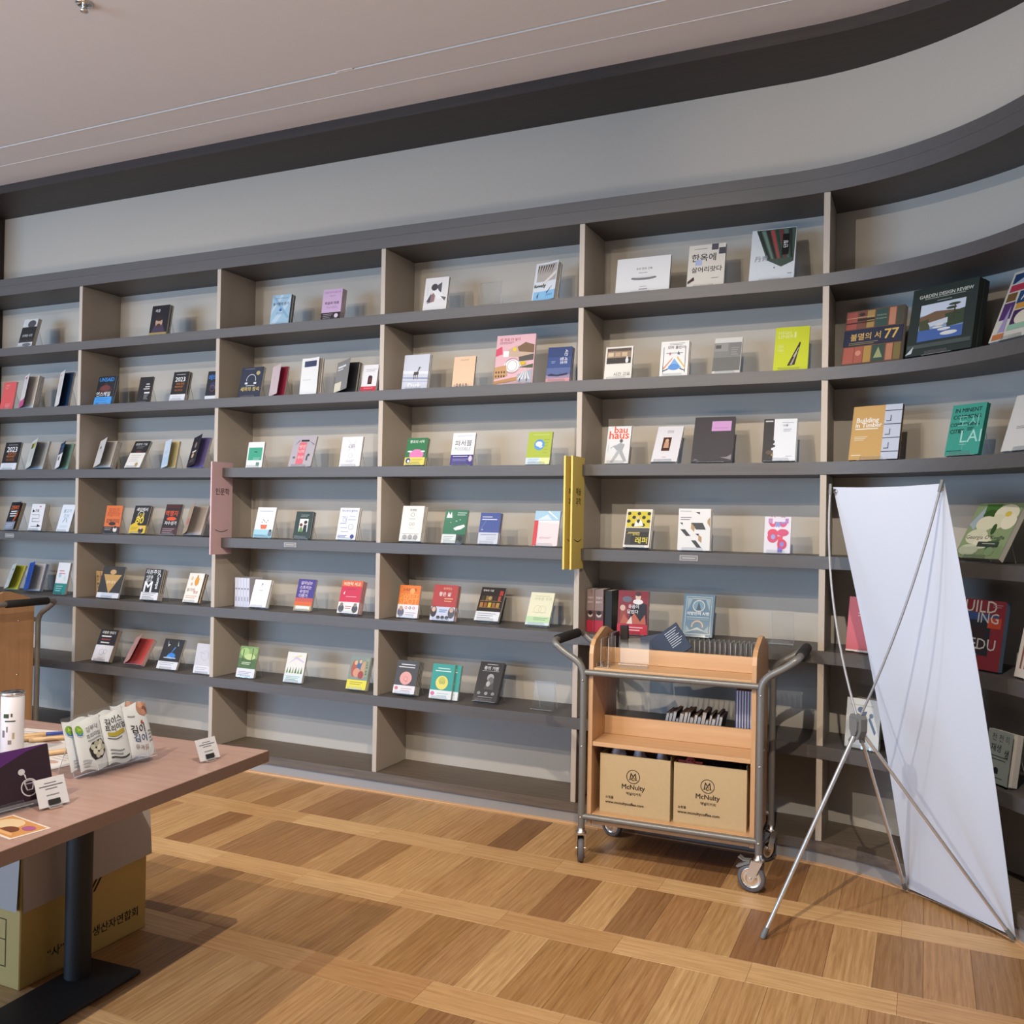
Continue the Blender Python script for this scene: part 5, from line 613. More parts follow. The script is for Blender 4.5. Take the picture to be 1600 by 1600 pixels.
# ------------------------------------------------------------------ section signs slotted over the shelf edges
def sign(name, xs, y0, y1, za, zb, col, words, label, group=None, both=True):
    root = thing(name, label, 'sign', (xs, 0, 0), (0, 0, 0), group)
    c = lin(col); S1 = zs(4)+TH; S2 = zs(3)+TH
    # board outline in (y, z) with two notches for the shelf fronts
    out = [(y0, za), (y1, za), (y1, zs(4)-.001), (0-.0015, zs(4)-.001), (-.0015, S1+.001), (y1, S1+.001), (y1, zs(3)-.001), (-.0015, zs(3)-.001), (-.0015, S2+.001), (y1, S2+.001), (y1, zb), (y0, zb)]
    n = len(out); t = .0085; mb = MB()
    quads = [(y0, y1, za, zs(4)-.001), (y0, -.0015, zs(4)-.001, S1+.001), (y0, y1, S1+.001, zs(3)-.001), (y0, -.0015, zs(3)-.001, S2+.001), (y0, y1, S2+.001, zb)]
    for a, b, e, f in quads:
        for X, fl in ((0, 1), (t, 0)):
            v = [(X, a, e), (X, b, e), (X, b, f), (X, a, f)]; mb.add(v, [(3, 2, 1, 0) if fl else (0, 1, 2, 3)], 0, c)
    mb.add([(0, a, b) for a, b in out]+[(t, a, b) for a, b in out], [(i, (i+1) % n, (i+1) % n+n, i+n) for i in range(n)], 0, c)
    mb.obj('board', 'dull', root)
    X = Matrix.Translation((t, y0, za)) @ Matrix.Rotation(math.pi/2, 4, 'Z')
    art(MB(), words, y1-y0, zb-za, X=X).obj('lettering', 'dull', root)
    return root
SMILE = [('p', [(.2+.6*t/10, .27-.022*math.sin(math.pi*t/10)) for t in range(11)]+[(.8-.6*t/10, .263-.022*math.sin(math.pi*t/10)) for t in range(11)], '2a2022')]
sign('section_sign', 1.1715, -.085, .085, 1.204, 1.730, 'f2cbd2', [('t', '인문학', .52, .68, .66, '2a2022', 1, 0)]+SMILE, 'pink sign board with a smile slotted over the shelf edges')
YW = [('t', '예술', .5, .69, .42, '2a2410', 1, 0), ('t', '과학', .5, .6, .42, '2a2410', 1, 0)]+SMILE
sign('section_sign', 3.3535, -.13, .03, 1.204, 1.730, 'ffe27c', YW, 'right yellow sign board of the pair around one upright', 'yellow section signs')
sign('section_sign', 3.3180, -.13, .03, 1.204, 1.730, 'ffe27c', YW, 'left yellow sign board of the pair around one upright', 'yellow section signs')
for x, lab in ((-.58, 'small grey tag on the shelf edge under the ZERO book'), (1.668, 'small grey tag on the shelf edge under the green couple book'), (3.877, 'small grey tag on the shelf edge under the slanted block book')):
    t = thing('shelf_tag', lab, 'label', (x, 0, zs(4)+.0265), (0, 0, 0), 'grey shelf edge tags')
    MB().bbox(-.042, .042, -.0035, -.0002, -.013, .013, .001).obj('holder', mat('tag_grey', (.30, .30, .30), .4), t)
    art(MB(), [('r', .06, .15, .94, .85, '8f8d8c'), ('k', .15, .85, .45, 1, 1, 'd8d6d4', .12)], .084, .026, X=Matrix.Translation((-.042, -.0035, -.013))).obj('paper_strip', 'dull', t)
# ------------------------------------------------------------------ book trolley
def arc(c, r, a0, a1, n, ax=(0, 2)):
    out = []
    for i in range(n+1):
        a = math.radians(a0+(a1-a0)*i/n); p = [0, 0, 0]; p[ax[0]] = c[0]+r*math.cos(a); p[ax[1]] = c[1]+r*math.sin(a); out.append(tuple(p))
    return out
TW, TD = .722, .385
def smooth_path(pts, n=6):        # rounded polyline (quadratic corners)
    P = [Vector(p) for p in pts]; out = [P[0]]
    for i in range(1, len(P)-1):
        a, b, c = P[i-1], P[i], P[i+1]; ra = min(.05, (b-a).length*.45); rc = min(.05, (c-b).length*.45)
        p0 = b+(a-b).normalized()*ra; p2 = b+(c-b).normalized()*rc
        out += [p0*(1-t)**2+b*2*t*(1-t)+p2*t*t for t in [k/n for k in range(n+1)]]
    return [tuple(p) for p in out+[P[-1]]]
def caster(root, x, y, yaw, brake):
    c = link(bpy.data.objects.new('caster', None), root, (x, y, 0), (0, 0, math.radians(yaw)))
    # local: the wheel rolls along x, trails towards -x
    W = Matrix.Translation((-.026, 0, .055)) @ Matrix.Rotation(math.pi/2, 4, 'X')
    MB().lathe([(.040, -.0125), (.050, -.0125), (.0545, -.007), (.055, 0), (.0545, .007), (.050, .0125), (.040, .0125)], 28, X=W).obj('tyre', 'rubber', c)
    MB().lathe([(.0001, -.012), (.012, -.0135), (.014, -.010), (.036, -.008), (.041, -.0118), (.041, .0118), (.036, .008), (.014, .010), (.012, .0135), (.0001, .012)], 24, X=W).obj('hub', 'chrome', c)
    f = MB()
    for s in (-1, 1):
        pl = [(-.038, .046), (-.030, .041), (-.022, .041), (-.014, .050), (.018, .118), (.018, .126), (-.024, .126), (-.040, .075)]
        f.prism(pl, s*.0165, s*.0185, 'y')
    f.bbox(-.026, .020, -.0185, .0185, .122, .127, .001).lathe([(.0001, .127), (.022, .127), (.022, .133), (.015, .137), (.015, .150), (.0001, .150)], 18).obj('fork', 'chrome', c)
    MB().tube([(-.026, -.022, .055), (-.026, .022, .055)], .005, 8).obj('axle', 'chrome', c)
    if brake:
        MB().prism([(-.03, .112), (-.062, .096), (-.078, .088), (-.084, .094), (-.055, .112), (-.03, .122)], -.016, .016, 'y').prism([(-.03, .124), (-.058, .122), (-.074, .132), (-.078, .128), (-.056, .116), (-.03, .118)], -.013, .013, 'y').obj('brake_pedal', 'grey_plastic', c)
def make_trolley(label, loc, yaw):
    t = thing('book_trolley', label, 'trolley', loc, (0, 0, math.radians(yaw)), 'library book trolleys')
    for sx, s in ((0, -1), (TW, 1)):
        pts = [(sx, 0, .146), (sx, 0, .825), (sx+s*.095, 0, .880), (sx+s*.140, 0, .918), (sx+s*.140, TD, .918), (sx+s*.095, TD, .880), (sx, TD, .825), (sx, TD, .146)]
        hx = sx+s*.140
        MB().tube(smooth_path(pts), .0145, 12).obj('handle_tube', 'steel', t)
        MB().tube([(hx, .055, .918), (hx, .06, .918), (hx, TD-.06, .918), (hx, TD-.055, .918)], [.016, .021, .021, .016], 14).obj('grip', 'foam', t)
        x0 = sx+.019 if s < 0 else sx-.019-.018
        pl = [(.012, .165), (TD-.012, .165), (TD-.012, .875), (TD-.022, .908), (TD-.05, .932), (TD/2+.02, .970), (TD/2-.02, .970), (.05, .932), (.022, .908), (.012, .875)]
        MB().prism(pl, x0, x0+.018, 'x').obj('side_panel', 'beech_side', t)
        for yy in (0, TD):
            for z in (.195, .335 if 0 else .49, .765):
                sy = -1 if yy == 0 else 1
                MB().lathe([(.0001, .004), (.004, .0035), (.0055, 0)], 8, X=Matrix.Translation((sx, yy+sy*.0135, z)) @ Matrix.Rotation(math.pi/2*(1 if sy < 0 else -1), 4, 'X')).obj('bolt', 'chrome', t)
        for yy in (.11, .27):
            for z in (.49, .80):
                MB().lathe([(.0001, .003), (.005, .0025), (.006, 0)], 8, X=Matrix.Translation((x0+(0 if s < 0 else .018), yy, z)) @ Matrix.Rotation(math.pi/2*s, 4, 'Y')).obj('bolt', 'chrome', t)
    for z in (.797, .197):
        for y in (0, TD): MB().tube([(.008, y, z), (TW-.008, y, z)], .0125, 10).obj('rail', 'steel', t)
    xa, xb = .0375, TW-.0375
    for z, th in ((.800, .016), (.490, .018), (.166, .042)):
        MB().bbox(xa, xb, .016, TD-.016, z, z+th, .0015).obj('tray', 'beech', t)
    for z, h in ((.8165, .066), (.5085, .078)):
        MB().bbox(xa, xb, TD/2-.008, TD/2+.008, z, z+h, .0015).obj('book_stop', 'beech', t)
    caster(t, 0, 0, -70, True); caster(t, TW, 0, -8, True); caster(t, 0, TD, 160, True); caster(t, TW, TD, 60, True)
    return t
TL0, TYAW = (3.55, -.46, 0), 1.6
tro = make_trolley('beech book trolley carrying two coffee boxes before the bookcase', TL0, TYAW)
TM = Matrix.Translation(TL0) @ Matrix.Rotation(math.radians(TYAW), 4, 'Z')
def tw(x, y, z=0): return TM @ Vector((x, y, z))
t2 = copy_tree(tro, Vector((.115, -.33, 0))-Matrix.Rotation(math.radians(2), 3, 'Z') @ Vector((TW, TD, 0)), (0, 0, math.radians(2)), 'second beech book trolley cut off behind the display table')
# cardboard boxes on the lower tray
def carton(x, y, z, w, d, h, yaw, label, printed):
    b = thing('carton', label, 'box', tuple(tw(x, y, z)), (0, 0, math.radians(TYAW+yaw)), 'coffee cartons on the trolley')
    t = .004
    MB().box(0, w, 0, d, 0, t).bbox(0, w, 0, t, t, h, .001).bbox(0, w, d-t, d, t, h, .001).bbox(0, t, t, d-t, t, h, .001).bbox(w-t, w, t, d-t, t, h, .001).obj('carton_body', 'kraft', b)
    MB().bbox(t, w-t, d-t-.003, d-t, h-.09, h+.012, .0008).bbox(w-t-.003, w-t, .03, d-.03, h-.07, h+.010, .0008).obj('inner_flap', 'kraft', b)
    art(MB(), printed, w, h).obj('carton_print', 'dull', b)
    return b
INK = '3c3026'
def logo(u, v):
    s = 1.22
    return [('o', u, v, .098, .011, INK), ('p', [(u-.052, v-.05), (u-.036, v-.05), (u-.026, v+.03), (u, v-.012), (u+.026, v+.03), (u+.036, v-.05), (u+.052, v-.05), (u+.036, v+.062), (u+.024, v+.062), (u, v+.016), (u-.024, v+.062), (u-.036, v+.062)], INK),
            ('r', u-.062, v-.056, u-.028, v-.046, INK), ('r', u+.028, v-.056, u+.062, v-.046, INK), ('e', u, v-.036, .026, .032, INK), ('e', u+.004, v-.036, .016, .021, 'c3a26a'), ('r', u+.006, v-.044, u+.03, v-.028, 'c3a26a'),
            ('t', 'McNulty', u+.005, v-.185, .33, INK, 1, 0), ('t', '맥널티커피', u+.01, v-.285, .21, INK, 1, 0)]
carton(.062, .052, .2085, .300, .245, .248, -1, 'left coffee carton on the trolley, filled with white bundles', logo(.48, .66)+[('t', '쇼핑몰', .145, .275, .115, INK, 1, 0), ('t', 'www.mcnultycoffee.com', .36, .19, .55, INK, 1, 0)])
carton(.375, .052, .2085, .292, .250, .246, 0, 'right coffee carton on the trolley, filled with dark plastic bags', logo(.47, .66)+[('t', '쇼핑몰', .12, .275, .115, INK, 1, 0), ('t', 'www.mcnultycoffee.com', .35, .19, .58, INK, 1, 0)])
def lump(name, label, cat, c, r, mt, seed, group, z0):
    import bmesh
    bm = bmesh.new(); bmesh.ops.create_icosphere(bm, subdivisions=3, radius=1); q = random.Random(seed)
    ks = [(Vector((q.uniform(-1, 1), q.uniform(-1, 1), q.uniform(-1, 1)))*5, q.uniform(0, 6)) for _ in range(5)]
    for v in bm.verts:
        k = 1+sum(.055*math.sin(v.co.dot(a)+b) for a, b in ks); v.co = Vector((v.co.x*r[0], v.co.y*r[1], max(v.co.z, -.6)*r[2]))*k
    me = bpy.data.meshes.new(name); bm.to_mesh(me); bm.free(); me.materials.append(M[mt] if isinstance(mt, str) else mt)
    for p in me.polygons: p.use_smooth = True
    lo = min(v.co.z for v in me.vertices)
    o = link(bpy.data.objects.new(name, me)); o.location = c; o.rotation_euler = (0, 0, math.radians(TYAW))
    return tag(o, label, cat, group)
M['wrap'] = mat('white_wrap', (.85, .85, .92), .35, coat=.5); M['bag'] = mat('dark_plastic_bag', (.012, .012, .02), .22, coat=.6); M['red'] = mat('red_plastic', (.42, .06, .06), .4)
lump('wrapped_bundle', 'white wrapped bundle at the back corner of the left carton', 'bundle', tw(.115, .135, .338), (.046, .058, .146), 'wrap', 1, 'white bundles in the carton', 0)
o = lump('wrapped_bundle', 'white wrapped bundle with a dark dot in the left carton', 'bundle', tw(.212, .135, .328), (.040, .054, .138), 'wrap', 2, 'white bundles in the carton', 0)
MB().lathe([(.0001, .003), (.003, .002), (.004, 0)], 10, X=Matrix.Translation((-.012, -.036, .112)) @ Matrix.Rotation(1.0, 4, 'X')).obj('dot', 'black', o)
lump('wrapped_bundle', 'glossy white wrapped bundle beside the carton middle wall', 'bundle', tw(.308, .135, .328), (.036, .056, .140), 'wrap', 3, 'white bundles in the carton', 0)
lump('plastic_bag', 'crumpled dark plastic bag filling the right carton', 'bag', tw(.555, .155, .328), (.092, .092, .150), 'bag', 5, None, 0)
rt = thing('round_tag', 'red round plastic tag lying on top of the right carton', 'tag', tuple(tw(.436, .085, .452)), (math.radians(62), 0, math.radians(TYAW)))
MB().lathe([(.0001, 0), (.020, 0), (.021, .003), (.020, .006), (.0001, .006)], 20).bbox(-.05, .05, -.005, .005, .001, .005, .001).obj('disc', 'red', rt)
MB().lathe([(.0001, .0075), (.003, .0075), (.003, .006)], 8, X=Matrix.Translation((-.007, .004, 0))).lathe([(.0001, .0075), (.003, .0075), (.003, .006)], 8, X=Matrix.Translation((.007, .004, 0))).bbox(-.008, .008, -.010, -.006, .006, .0072, .0003).obj('face_marks', 'black', rt)
# upper tray: spare stands in front, stands, cards and cases behind the stop
def acrylic_l(x, y, yw, w, h, d, label, group):        # L-shaped clear stand: upright plate, foot, small lip
    p = tw(x, y, .8167); r = thing('book_stand', label, 'book stand', tuple(p), (0, 0, math.radians(TYAW+yw)), group); g = .0022
    MB().box(-w/2, w/2, -g, 0, 0, h, 0, thin='y', edge_m=1).obj('back_plate', ['acrylic', 'acrylic_edge'], r)
    MB().box(-w/2, w/2, -d, -g-.0001, 0, g, 0, thin='z', edge_m=1).box(-w/2, w/2, -d-g, -d-.0001, 0, .016, 0, thin='y', edge_m=1).obj('foot_plate', ['acrylic', 'acrylic_edge'], r)
ORD = ['', 'first', 'second', 'third', 'fourth', 'fifth', 'sixth', 'seventh', 'eighth', 'ninth', 'tenth', 'eleventh', 'twelfth', 'thirteenth', 'last']
for x, y, yw, w, h, d, lab in ((.062, .098, -90, .115, .118, .018, 'spare acrylic stand nearest the end board of the trolley top'), (.094, .092, -90, .105, .122, .026, 'spare acrylic stand turned sideways on the trolley top tray'), (.185, .118, 2, .125, .112, .030, 'larger spare acrylic stand facing out on the trolley top tray')):
    acrylic_l(x, y, yw, w, h, d, lab, 'spare acrylic stands on the trolley top')
for i in range(14):
    acrylic_l(.372+.0215*i, TD/2+.098, -90, .100, .112, .018, 'acrylic stand in the packed row on the trolley top, %s from the folders' % ORD[i+1], 'acrylic stands packed on the trolley')
def slab(name, label, cat, pos, rot, w, h, t, col, els, group=None):
    r = thing(name, label, cat, tuple(pos), rot, group)
    MB().bbox(0, w, 0, t, 0, h, .0006, 0, lin(col)).obj('sheet', 'ink', r)
    if els: art(MB(), els, w, h).obj('sheet_print', 'ink', r)
    return r
Y = math.radians(TYAW)
slab('folder', 'dark navy folder with white text leaning on the trolley book stop', 'folder', tw(.295, TD/2+.012, .8175), (math.radians(-12), math.radians(-38), Y), .145, .125, .006, '2c3548', [('k', .50, .93, .86, 8, .075, 'c8ced8', .022)])
slab('folder', 'plain slate folder behind the printed navy folder on the trolley', 'folder', tw(.200, TD/2+.034, .8175), (math.radians(-12), math.radians(-14), Y), .12, .115, .006, '39445a', [])
slab('case', 'dark brown card case standing by the end board of the trolley', 'case', tw(.080, TD/2+.085, .8200), (math.radians(-6), math.radians(-4), Y), .035, .150, .02, '2c2222', [('r', .35, .4, .7, .6, '1a1414')])
for i in range(3): slab('booklet', ['thin brown booklet nearest the trolley end board', 'thin grey booklet between two others at the trolley end', 'thin plum booklet next to the dark card case'][i], 'booklet', tw(.0405+.0075*i, TD/2+.014, .8175), (0, math.radians(3), Y), .006, .125, .09, ['6a5650', '8a8690', '5a4450'][i], [])
slab('case', 'small clear grey case lying behind the brown card case', 'case', tw(.125, TD/2+.075, .8185), (0, math.radians(-6), Y), .075, .095, .03, '8a8482', [])
# middle tray, far side: page edges of paperbacks, then thin blue booklets
q = random.Random(11); x = .285; ln = math.radians(11)
for i in range(16):
    w = q.uniform(.010, .0175); h = .100+q.uniform(-.012, .028)
    b = thing('book', 'upright paperback with white page edges behind the trolley stop, '+('nearest the empty end' if i == 0 else 'place %s along the row' % ['', 'two', 'three', 'four', 'five', 'six', 'seven', 'eight', 'nine', 'ten', 'eleven', 'twelve', 'thirteen', 'fourteen', 'fifteen', 'sixteen'][i]), 'book', tuple(tw(x, TD/2+.010, .5092+w*math.sin(ln))), (0, ln, Y), 'paperbacks on the trolley middle tray')
    cc = lin(q.choice(['3a2c28', '2b2a2e', '40302a', '55504a', '2a2420'])); d = .13
    MB().bbox(0, .001, 0, d, 0, h, .0002, 0, cc).bbox(w-.001, w, 0, d, 0, h, .0002, 0, cc).bbox(.001, w-.001, d-.001, d, 0, h, .0002, 0, cc).obj('cover', 'ink', b)
    MB().box(.001, w-.001, .002, d-.001, .001, h-.002, 0, lin(q.choice(['e8e4de', 'dcd8d4', 'e2dcd0', 'cfd4d8']))).obj('page_block', 'dull', b)
    x += (w+.0007)/math.cos(ln)
x = TW-.038-8*.0113
for i in range(8):
    b = thing('booklet', 'tall thin blue and white booklet, %s from the paperbacks on the trolley' % ORD[i+1], 'booklet', tuple(tw(x+.0112*i, TD/2+.010, .5092)), (0, 0, Y), 'blue booklets on the trolley')
    MB().bbox(0, .004, 0, .15, 0, .232, .0004, 0, lin('5a6aa0')).obj('cover', 'ink', b); MB().box(.0042, .0100, .001, .149, .001, .230, 0, lin('e6e6ee')).obj('page_block', 'dull', b)
# ------------------------------------------------------------------ blank X-banner
bl, br = Vector((4.797, -.176, .02)), Vector((5.142, -.473, .02)); vh = (br-bl).normalized(); nb = Vector((-.709, -.705, 0))
tm = Vector((4.719, -.564, 1.575)); tl, tr = tm-vh*.265, tm+vh*.236
hub, foot = Vector((4.647, -.636, .724)), Vector((4.352, -.832, .006))
xb = thing('banner_stand', 'blank white X-banner seen from the back on its tripod stand', 'banner')
mb = MB(); NU, NV = 8, 18; vs = []
for j in range(NV+1):
    for i in range(NU+1):
        u, v = i/NU, j/NV; p = (bl*(1-u)+br*u)*(1-v)+(tl*(1-u)+tr*u)*v
        vs.append(p-nb*(.02*math.sin(math.pi*v)*(1-.5*math.sin(math.pi*u))+.004)-Vector((0, 0, .006*math.sin(math.pi*u)*v)))
fs = [(j*(NU+1)+i, j*(NU+1)+i+1, (j+1)*(NU+1)+i+1, (j+1)*(NU+1)+i) for j in range(NV) for i in range(NU)]
nv = len(vs); w_ = NU+1
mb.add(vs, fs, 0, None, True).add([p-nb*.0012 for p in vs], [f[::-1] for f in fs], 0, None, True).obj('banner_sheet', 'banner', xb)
def rod(name, pts, r, m, par=xb): return MB().tube(pts, r, 10).obj(name, m, par)
def bez(a, b, c, n=16): return [a*(1-t)**2+b*2*t*(1-t)+c*t*t for t in [k/n for k in range(n+1)]]
hc = hub+nb*.012
for nm, tip, r_ in (('leg', foot, .0075), ('leg', bl+nb*.010, .0062), ('leg', br+nb*.010, .0062)):
    d = (tip-hc).normalized(); l = rod(nm, [hc+d*.02, tip], r_, 'alu')
    MB().tube([tip-d*.035, tip-d*.004, tip+d*.004], [r_+.0015, r_+.003, r_+.001], 10).obj('rubber_foot', 'grey_plastic', l)
for tip, off in ((tl, -vh*.085+nb*.02), (tr, vh*.07+nb*.02)):
    tp = tip+nb*.008; pts = bez(hc+Vector((0, 0, .02)), (hc+tp)/2+off, tp)
    l = rod('arm', pts, .0042, 'rod'); d = (pts[-1]-pts[-2]).normalized()
    MB().tube([tp-d*.03, tp+d*.012], .0062, 10).obj('end_cap', 'grey_plastic', l)
    MB().lathe([(.004, -.001), (.009, -.001), (.009, .001), (.004, .001)], 14, X=Matrix.Translation(tip-Vector((0, 0, .016))+vh*(.012 if tip is tl else -.012)-nb*.003) @ nb.to_track_quat('Z', 'Y').to_matrix().to_4x4()).obj('grommet', 'chrome', xb)
H = Matrix.Translation(hc) @ nb.to_track_quat('Y', 'Z').to_matrix().to_4x4()
hp = [(-.030, .030), (-.022, .042), (.022, .042), (.030, .030), (.029, -.012), (.018, -.036), (.006, -.044), (-.006, -.044), (-.018, -.036), (-.029, -.012)]
MB().prism(hp, -.014, .014, 'y', X=H).prism([(a*.62, b*.72) for a, b in hp], .012, .023, 'y', X=H).tube([(.01, 0, -.030), (.040, -.005, -.060)], .0105, 10, X=H).tube([(0, -.012, -.030), (0, -.02, -.056)], .010, 10, X=H).obj('hub', 'grey_plastic', xb)
# ------------------------------------------------------------------ display table
TYW = math.radians(3.3)
table = thing('display_table', 'brown wood topped display table on a black column base', 'table', (3.050, -1.858, 0), (0, 0, TYW))
MB().bbox(-1.618, -.002, -1.118, -.002, .6865, .720, .001).obj('tabletop', 'table', table)
MB().bbox(-.0018, 0, -1.12, 0, .686, .7195, .0006).bbox(-1.62, -1.6182, -1.12, 0, .686, .7195, .0006).bbox(-1.6178, -.0022, -1.12, -1.1182, .686, .7195, .0006).bbox(-1.6178, -.0022, -.0018, 0, .686, .7195, .0006).obj('edge_strips', 'table_edge', table)  # strips round the tabletop, coloured darker brown than its surface
MB().bbox(-.03, -.004, -.022, -.002, .679, .686, .002).obj('corner_pad', 'white', table)
TT = Matrix.Translation((3.050, -1.858, 0)) @ Matrix.Rotation(TYW, 4, 'Z')
cx = TT.inverted() @ Vector((2.500, -2.06, 0))
for dx, dy in ((0, 0), (0, -.62)):
    MB().lathe([(.038, .014), (.038, .672)], 24, X=Matrix.Translation((cx.x, cx.y+dy, 0))).obj('column', 'black', table)
MB().bbox(cx.x-.055, cx.x+.152, cx.y-.74, cx.y+.105, 0, .014, .005).obj('base_plate', 'black', table)
MB().bbox(cx.x-.05, cx.x+.05, cx.y-.72, cx.y+.08, .668, .686, .002).obj('top_bracket', 'black', table)
MB().box(-1.5, -1.38, -1.0, -.12, 0, .014).lathe([(.0425, .014), (.0425, .686)], 20, X=Matrix.Translation((-1.44, -.3, 0))).obj('pedestal', 'black', table)
# carton under the table
b = thing('carton', 'large yellow printed carton with folded grey flaps under the display table', 'box', (2.405, -2.185, 0), (0, 0, 0))
MB().bbox(-.5, 0, 0, .485, 0, .50, .003).obj('carton_body', 'yellow_card', b)
F = MB().add([(.002, 0, .50), (.002, .485, .50), (.016, .49, .255), (.016, -.004, .235)], [(3, 2, 1, 0)]).add([(.0035, 0, .501), (.0035, .485, .501), (.0175, .49, .255), (.0175, -.004, .235)], [(0, 3, 2, 1)])
F.obj('flap', 'grey_card', b)
MB().add([(-.5, -.002, .50), (0, -.002, .50), (0, -.014, .238), (-.5, -.014, .238)], [(3, 2, 1, 0)]).obj('flap', 'grey_card', b)
art(MB(), [('t', '“사” 한국김생산자연합회', .56, .14, .73, '1c1612', 1, 0), ('p', [(.50, .40), (.60, .54), (.618, .54), (.518, .40)], '2a1a16'), ('p', [(.535, .40), (.635, .54), (.653, .54), (.553, .40)], '2a1a16')], .485, .5, X=Matrix.Translation((.0005, 0, 0)) @ Matrix.Rotation(math.pi/2, 4, 'Z')).obj('carton_print', 'dull', b)
art(MB(), [('t', '김이김이', .5, .5, .8, '4a4644', 0, 0)], .12, .05, X=Matrix.Translation((.0085, .06, .40)) @ Matrix.Rotation(math.pi/2, 4, 'Z') @ Matrix.Rotation(math.radians(4), 4, 'X')).obj('flap_writing', 'dull', b)
art(MB(), [('r', .4, .40, .88, .405, '3a2c1c'), ('r', .4, .28, .88, .285, '3a2c1c'), ('r', .4, .12, .88, .125, '3a2c1c'), ('r', .875, .12, .88, .405, '3a2c1c')], .5, .5, X=Matrix.Translation((-.5, -.0005, 0))).obj('carton_print', 'dull', b)
# things on the table; they face the table's end (+x), so "right" runs along +y
def on_table(x, y, z=.7202): return (x, y, z)
EAST = math.pi/2
def price_card(x, y, yw, w, h, label):
    r = thing('price_card', label, 'card', on_table(x, y), (0, 0, EAST+math.radians(yw)), 'price cards on the display table')
    X = Matrix.Translation((0, 0, .006)) @ Matrix.Rotation(math.radians(-24), 4, 'X')
    MB().bbox(-w/2, w/2, 0, .0008, 0, h, .0002, 0, lin('e6e6ec'), X=X).obj('card', 'dull', r)
    art(MB(), [('k', .3, .7, .80, 1, 1, '77777f', .03), ('k', .12, .9, .70, 1, 1, '5a5a62', .03), ('k', .3, .7, .60, 1, 1, '77777f', .03), ('k', .3, .72, .38, 1, 1, '8a8a92', .03)], w, h, X=X @ Matrix.Translation((-w/2, 0, 0))).obj('card_print', 'dull', r)
    MB().bbox(-.016, .016, -.008, .012, 0, .006, .001).obj('clip_base', 'chrome', r)
    MB().bbox(-.015, .015, -.0045, -.0012, .004, .016, .001, X=X).obj('clip', 'black', r)
    return r
price_card(2.985, -2.037, -6, .072, .062, 'white price card in a small clip near the far table corner')
price_card(2.958, -2.530, -8, .075, .068, 'white price card in a small clip beside the purple box')
def pouch(name, label, w, h, t, x, y, yw, tilt, els, film=True):
    r = thing(name, label, 'snack', on_table(x, y, .7445), (math.radians(-tilt)*0, 0, EAST+math.radians(yw)), 'snack pouches in the acrylic stand')
    X = Matrix.Rotation(math.radians(-tilt), 4, 'X'); n = 12; vs = []; 
    mb = MB()
    for s in (-1, 1):
        vs = []
        for j in range(n+1):
            for i in range(n+1):
                u, v = i/n, j/n; k = (math.sin(math.pi*u)*math.sin(math.pi*v))**.5
                vs.append((u*w-w/2, s*t*k+t, v*h+.004*math.sin(7*u+3*v)))
        fs = [(j*(n+1)+i, j*(n+1)+i+1, (j+1)*(n+1)+i+1, (j+1)*(n+1)+i) for j in range(n) for i in range(n)]
        mb.add(vs, fs if s < 0 else [f[::-1] for f in fs], 0, lin('e2e6ea'), True, X)
    mb.obj('pouch', 'ink', r)
    am = MB(); art(am, els, w, h); out = MB()
    def puff(p):
        u, v = min(1, max(0, p[0]/w)), min(1, max(0, p[2]/h)); return (p[0]-w/2, -t*(math.sin(math.pi*u)*math.sin(math.pi*v))**.5+t-.0012+p[1]*1.0, p[2]+.004*math.sin(7*u+3*v))
    for f, c3 in zip(am.f, am.c):
        P = [am.v[i] for i in f]
        if len(P) == 4 and max(p[0] for p in P)-min(p[0] for p in P) > .02:
            a0, a1 = min(p[0] for p in P), max(p[0] for p in P); b0, b1 = min(p[2] for p in P), max(p[2] for p in P); y = P[0][1]; k = 6
            for i in range(k):
                for j in range(k):
                    q4 = [(a0+(a1-a0)*(i+di)/k, y, b0+(b1-b0)*(j+dj)/k) for di, dj in ((0, 0), (1, 0), (1, 1), (0, 1))]
                    out.add([puff(p) for p in q4], [(0, 1, 2, 3)], 0, c3, True, X)
        elif len(P) > 5:
            cc = (sum(p[0] for p in P)/len(P), P[0][1], sum(p[2] for p in P)/len(P))
            for i in range(len(P)): out.add([puff(P[i-1]), puff(P[i]), puff(cc)], [(0, 1, 2)], 0, c3, True, X)
        else: out.add([puff(p) for p in P], [tuple(range(len(P)))], 0, c3, True, X)
    out.obj('pouch_print', 'ink', r)
    if film:
        MB().add([(-w/2-.002, t*1.0, -.001), (w/2+.002, t*1.0, -.001), (w/2+.002, t*1.0, h+.012), (-w/2-.002, t*1.0, h+.008)], [(0, 1, 2, 3)], 0, None, False, X).obj('clear_bag_edge', 'film', r)
    return r
rolls = [('e', .5+.2*math.cos(a)*.8, .5+.2*math.sin(a), .16, .13, c) for a, c in ((0, 'd8d6c8'), (1.2, 'c8c6b4'), (2.5, 'e2e0d4'), (3.8, 'b8b6a4'), (5, 'd0cebe'))]
